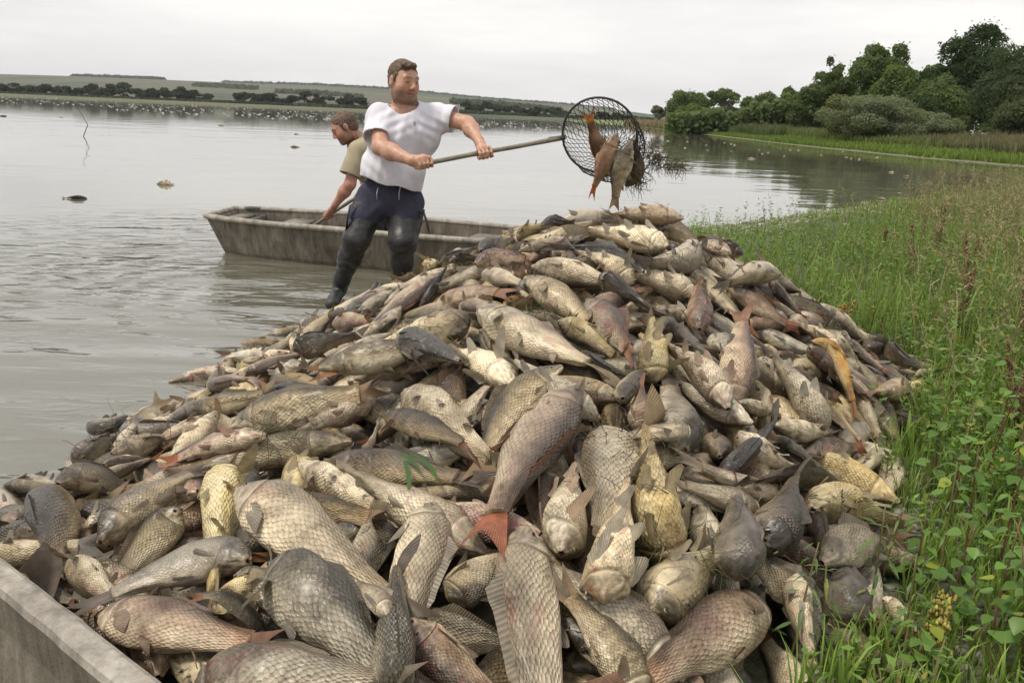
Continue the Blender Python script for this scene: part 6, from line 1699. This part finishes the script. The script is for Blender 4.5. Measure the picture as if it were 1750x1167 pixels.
SAP = [(1560, 1010, .30, 'short sapling beside the scaly fish low on the right edge'), (1608, 1090, .42, 'round-leaved sapling left of the bottom right corner, first from left'), (1640, 1000, .55, 'round-leaved red-stemmed sapling in the lower right, standing behind two shorter ones'),
 (1680, 1140, .50, 'red-stemmed sapling nearest the bottom right corner'), (1700, 1000, .62, 'tall round-leaved sapling close to the right edge, low'), (1735, 1100, .55, 'round-leaved sapling cut by the right edge, low'), (1622, 900, .55, 'sapling with small round leaves above the low fish, middle right'),
 (1672, 860, .60, 'tall red-stemmed sapling in the middle of the sapling stand'), (1725, 880, .62, 'leafy sapling at the right edge below the dry stalks'), (1590, 840, .42, 'short round-leaved sapling by the heap\'s right foot'), (1640, 780, .5, 'sapling behind the stand, upper left of it'), (1700, 790, .55, 'sapling behind the stand, upper right of it'),
 (1745, 1165, .45, 'sapling in the very corner of the picture'), (1575, 1160, .22, 'tiny round-leaved seedling on the gravel at the bottom')]
for k_, (x_, y_, h_, lab) in enumerate(SAP): sapling(x_, y_, h_*.82, lab, 700+k_, .042, True, 20)
WIL = [(1350, 1140, .34, 'narrow-leaved willow shoot leaning over the bottom fish'), (1400, 1120, .26, 'narrow-leaved shoot right of the pale belly-up fish'), (1480, 1090, .40, 'narrow-leaved shoot beside the small whitish fish'), (1540, 1130, .30, 'narrow-leaved shoot on the gravel bottom right'),
 (1505, 1000, .30, 'slim shoot in front of the scaly fish at the right foot'), (1596, 1040, .45, 'upright lance-leaved shoot left of the round-leaved stand'), (1430, 1160, .22, 'low narrow-leaved tuft at the bottom edge')]
for k_, (x_, y_, h_, lab) in enumerate(WIL): sapling(x_, y_, h_, lab, 800+k_, .026, False, 18, (.10, .17, .045), (.14, .12, .04), 'narrow-leaved shoots at the lower right')
# rusty dock seed stalks
SEEDM = simple('seeds', (.1, .1, .1), .9, .3, 50, 0, usecol=True)
def dock(px_, py_, h, label, seed, col=(.16, .085, .045)):
    rng = np.random.default_rng(seed); p_ = hitg(px_, py_); e_ = empty('dock_plant', p_); tag(e_, label, 'plant', 'seeding dock plants'); ms = MB()
    for b_ in range(rng.integers(2, 5)):
        t_ = p_+np.array([rng.normal()*.10*h, rng.normal()*.10*h, h*rng.uniform(.7, 1)]); ms.tube([p_, (p_+t_)/2+rng.normal(size=3)*.02, t_], [.004, .003, .0015], 4, np.array(col)*.8)
        mb = MB()
        for _ in range(70):
            f = rng.uniform(.35, 1.0); q = p_+(t_-p_)*f+rng.normal(size=3)*.016*(1.3-f); mb.blob(q, (.006, .006, .008), 4, 3, np.array(col)*rng.uniform(.6, 1.5))
        mb.build('seed_head', SEEDM, e_)
    ms.build('stem', STEMM, e_)
for k_, (x_, y_, h_, lab, *c_) in enumerate([(1560, 480, .62, 'rusty dock plant standing where grass meets the lake'), (1600, 455, .60, 'rusty dock plant right of the one at the lake side'), (1655, 520, .55, 'dark rusty dock in the grass, upper right'), (1632, 580, .45, 'small rusty dock in the middle of the grass'),
  (1740, 640, .6, 'tall red-brown dock at the right edge'), (1430, 590, .28, 'ochre seed spike beside the heap\'s upper right slope', (.30, .20, .05)), (1585, 1140, .20, 'small ochre seed spike at the bottom', (.28, .24, .05)), (1512, 440, .35, 'thin rusty stalk near the shore grass'), (1735, 780, .55, 'second red-brown dock at the right edge, lower')]):
    dock(x_, y_, h_, lab, 900+k_, *(c_ or []))
# dry panicle grass stalks
def stalks(name, label, spots, seed, col, h, n_each=1, group=None):
    rng = np.random.default_rng(seed); mb = MB()
    for p_ in spots:
        hh_ = h*rng.uniform(.6, 1.15); l = rng.normal(size=2)*.22*hh_; ts = np.linspace(0, 1, 7)[:, None]; pts = p_+np.c_[l[0]*ts**2, l[1]*ts**2, hh_*ts*(1-.1*ts)]
        mb.tube(pts, np.linspace(.0022, .0009, 7), 3, np.array(col)*rng.uniform(.8, 1.2), cap=False)
        for _ in range(34):
            f = rng.uniform(.62, 1.0); q = np.array([np.interp(f, ts[:, 0], pts[:, j]) for j in range(3)]); d = nrm(rng.normal(size=3)+[0, 0, .8]); e2 = q+d*rng.uniform(.01, .05)*(1.5-f)*1.3; w_ = nrm(np.cross(d, rng.normal(size=3)))*.0022
            mb.add([q-w_*.3, q+w_*.3, e2+w_, e2-w_], [[0, 1, 2, 3]], (), np.array(col)*rng.uniform(.8, 1.5))
    return tag(mb.build(name, simple('dry_stalk', col, .85, .2, 60, 0, usecol=True), None, base=(0, 0, 0)), label, kind='stuff')
rng = np.random.default_rng(44); spots = []
while len(spots) < 850:
    y_ = rng.uniform(3.2, 14); x_ = rng.uniform(.40*y_+.2, .66*y_+.3)
    if rng.random() < np.clip((x_-.42*y_)/1.2, 0, 1): spots.append(np.array([x_, y_, ground(np.array([[x_, y_]]))[0]]))
stalks('tall_grass', 'straw-coloured flowering grass stalks leaning at the upper right', spots, 45, (.24, .20, .10), .85)
rng = np.random.default_rng(46); spots = [hitg(rng.uniform(1290, 1480), rng.uniform(400, 470)) for _ in range(40)]
stalks('tall_grass', 'sparse green stalks at the shore behind the heap', spots, 47, (.14, .18, .06), .35)
# weed strands caught on the heap and torn grass blades
for k_, (x_, y_, lab) in enumerate([(480, 740, 'weed strands on the pink scaly fish at left'), (1020, 470, 'dry weed tuft near the crest'), (1130, 470, 'dry weed on the upper slope'), (935, 520, 'weed strands on the pale fish in the middle'), (1000, 590, 'brown weed in the hollow'), (1095, 880, 'dark weed between belly-up fish'), (1170, 960, 'green weed beside the open-mouthed fish'), (1060, 790, 'weed across the scaly fish'), (760, 465, 'weed on the left crest'), (700, 600, 'green weed on the mirror fish'), (215, 760, 'weed strands on the left slope'), (1090, 362, 'dry weed on the crest below the net'), (1400, 590, 'weed on the right slope')]):
    c_ = hitsurf(x_, y_); c_[2] = samp(HF, c_[0], c_[1])+.012
    weed('water_weed', lab, c_, (.07, .06, .008), 45, 60+k_, .13, .0008, ((.04, .035, .015), (.13, .10, .04)) if k_ % 3 else ((.05, .06, .02), (.10, .12, .035)), .6)
for k_, (pts2, lab) in enumerate([([(690, 800), (698, 835), (696, 895)], 'torn green reed blade hanging down over the pale fish'), ([(684, 797), (704, 800), (725, 828)], 'short green blade crossing the torn reed blade'), ([(700, 797), (735, 810), (752, 850)], 'curved green blade right of the torn reed blade'), ([(1185, 608), (1215, 625), (1222, 650)], 'green blade curled on the right slope')]):
    pts = []
    for x_, y_ in pts2: c_ = hitsurf(x_, y_); d_ = nrm(CAM-c_); h_ = samp(HF, c_[0], c_[1]); pts.append(np.array([c_[0], c_[1], max(h_, c_[2])+.02]))
    pts = np.array(pts); ts = np.linspace(0, 1, 9); q = np.array([2*(u-.5)*(u-1)*pts[0]+4*u*(1-u)*pts[1]+2*u*(u-.5)*pts[2] for u in ts]); w_ = nrm(np.cross(np.gradient(q, axis=0), [0, -.4, 1]))*(.006*np.sin(np.pi*np.clip(ts+.12, 0, 1))**.7)[:, None]
    V = np.concatenate([q-w_, q+w_]); tag(solid('grass_blade', V, [np.array([[i_, i_+1, i_+10, i_+9] for i_ in range(8)])], PLANT, None, None, np.tile([.06, .13, .03], (18, 1))), lab, 'grass blade')
# ------------------------------------------------------------------ the air
m, t, b = newmat('air'); t.nodes.remove(b); v = t.nodes.new('ShaderNodeVolumePrincipled')
v.inputs['Color'].default_value = (.97, .985, 1, 1); v.inputs['Density'].default_value = .00009; v.inputs['Anisotropy'].default_value = .2
L(t, v.outputs[0], t.nodes['Material Output'].inputs['Volume'])
bx_ = np.array([[x, y, z] for x in (-3000, 3200) for y in (-300, 4190) for z in (-3.2, 150)], float)
hz = solid('haze', bx_, np.array([[0, 1, 3, 2], [4, 6, 7, 5], [0, 4, 5, 1], [2, 3, 7, 6], [0, 2, 6, 4], [1, 5, 7, 3]]), m, None, (0, 0, 0)); tag(hz, 'thin pale haze over the lake and hills', kind='stuff')
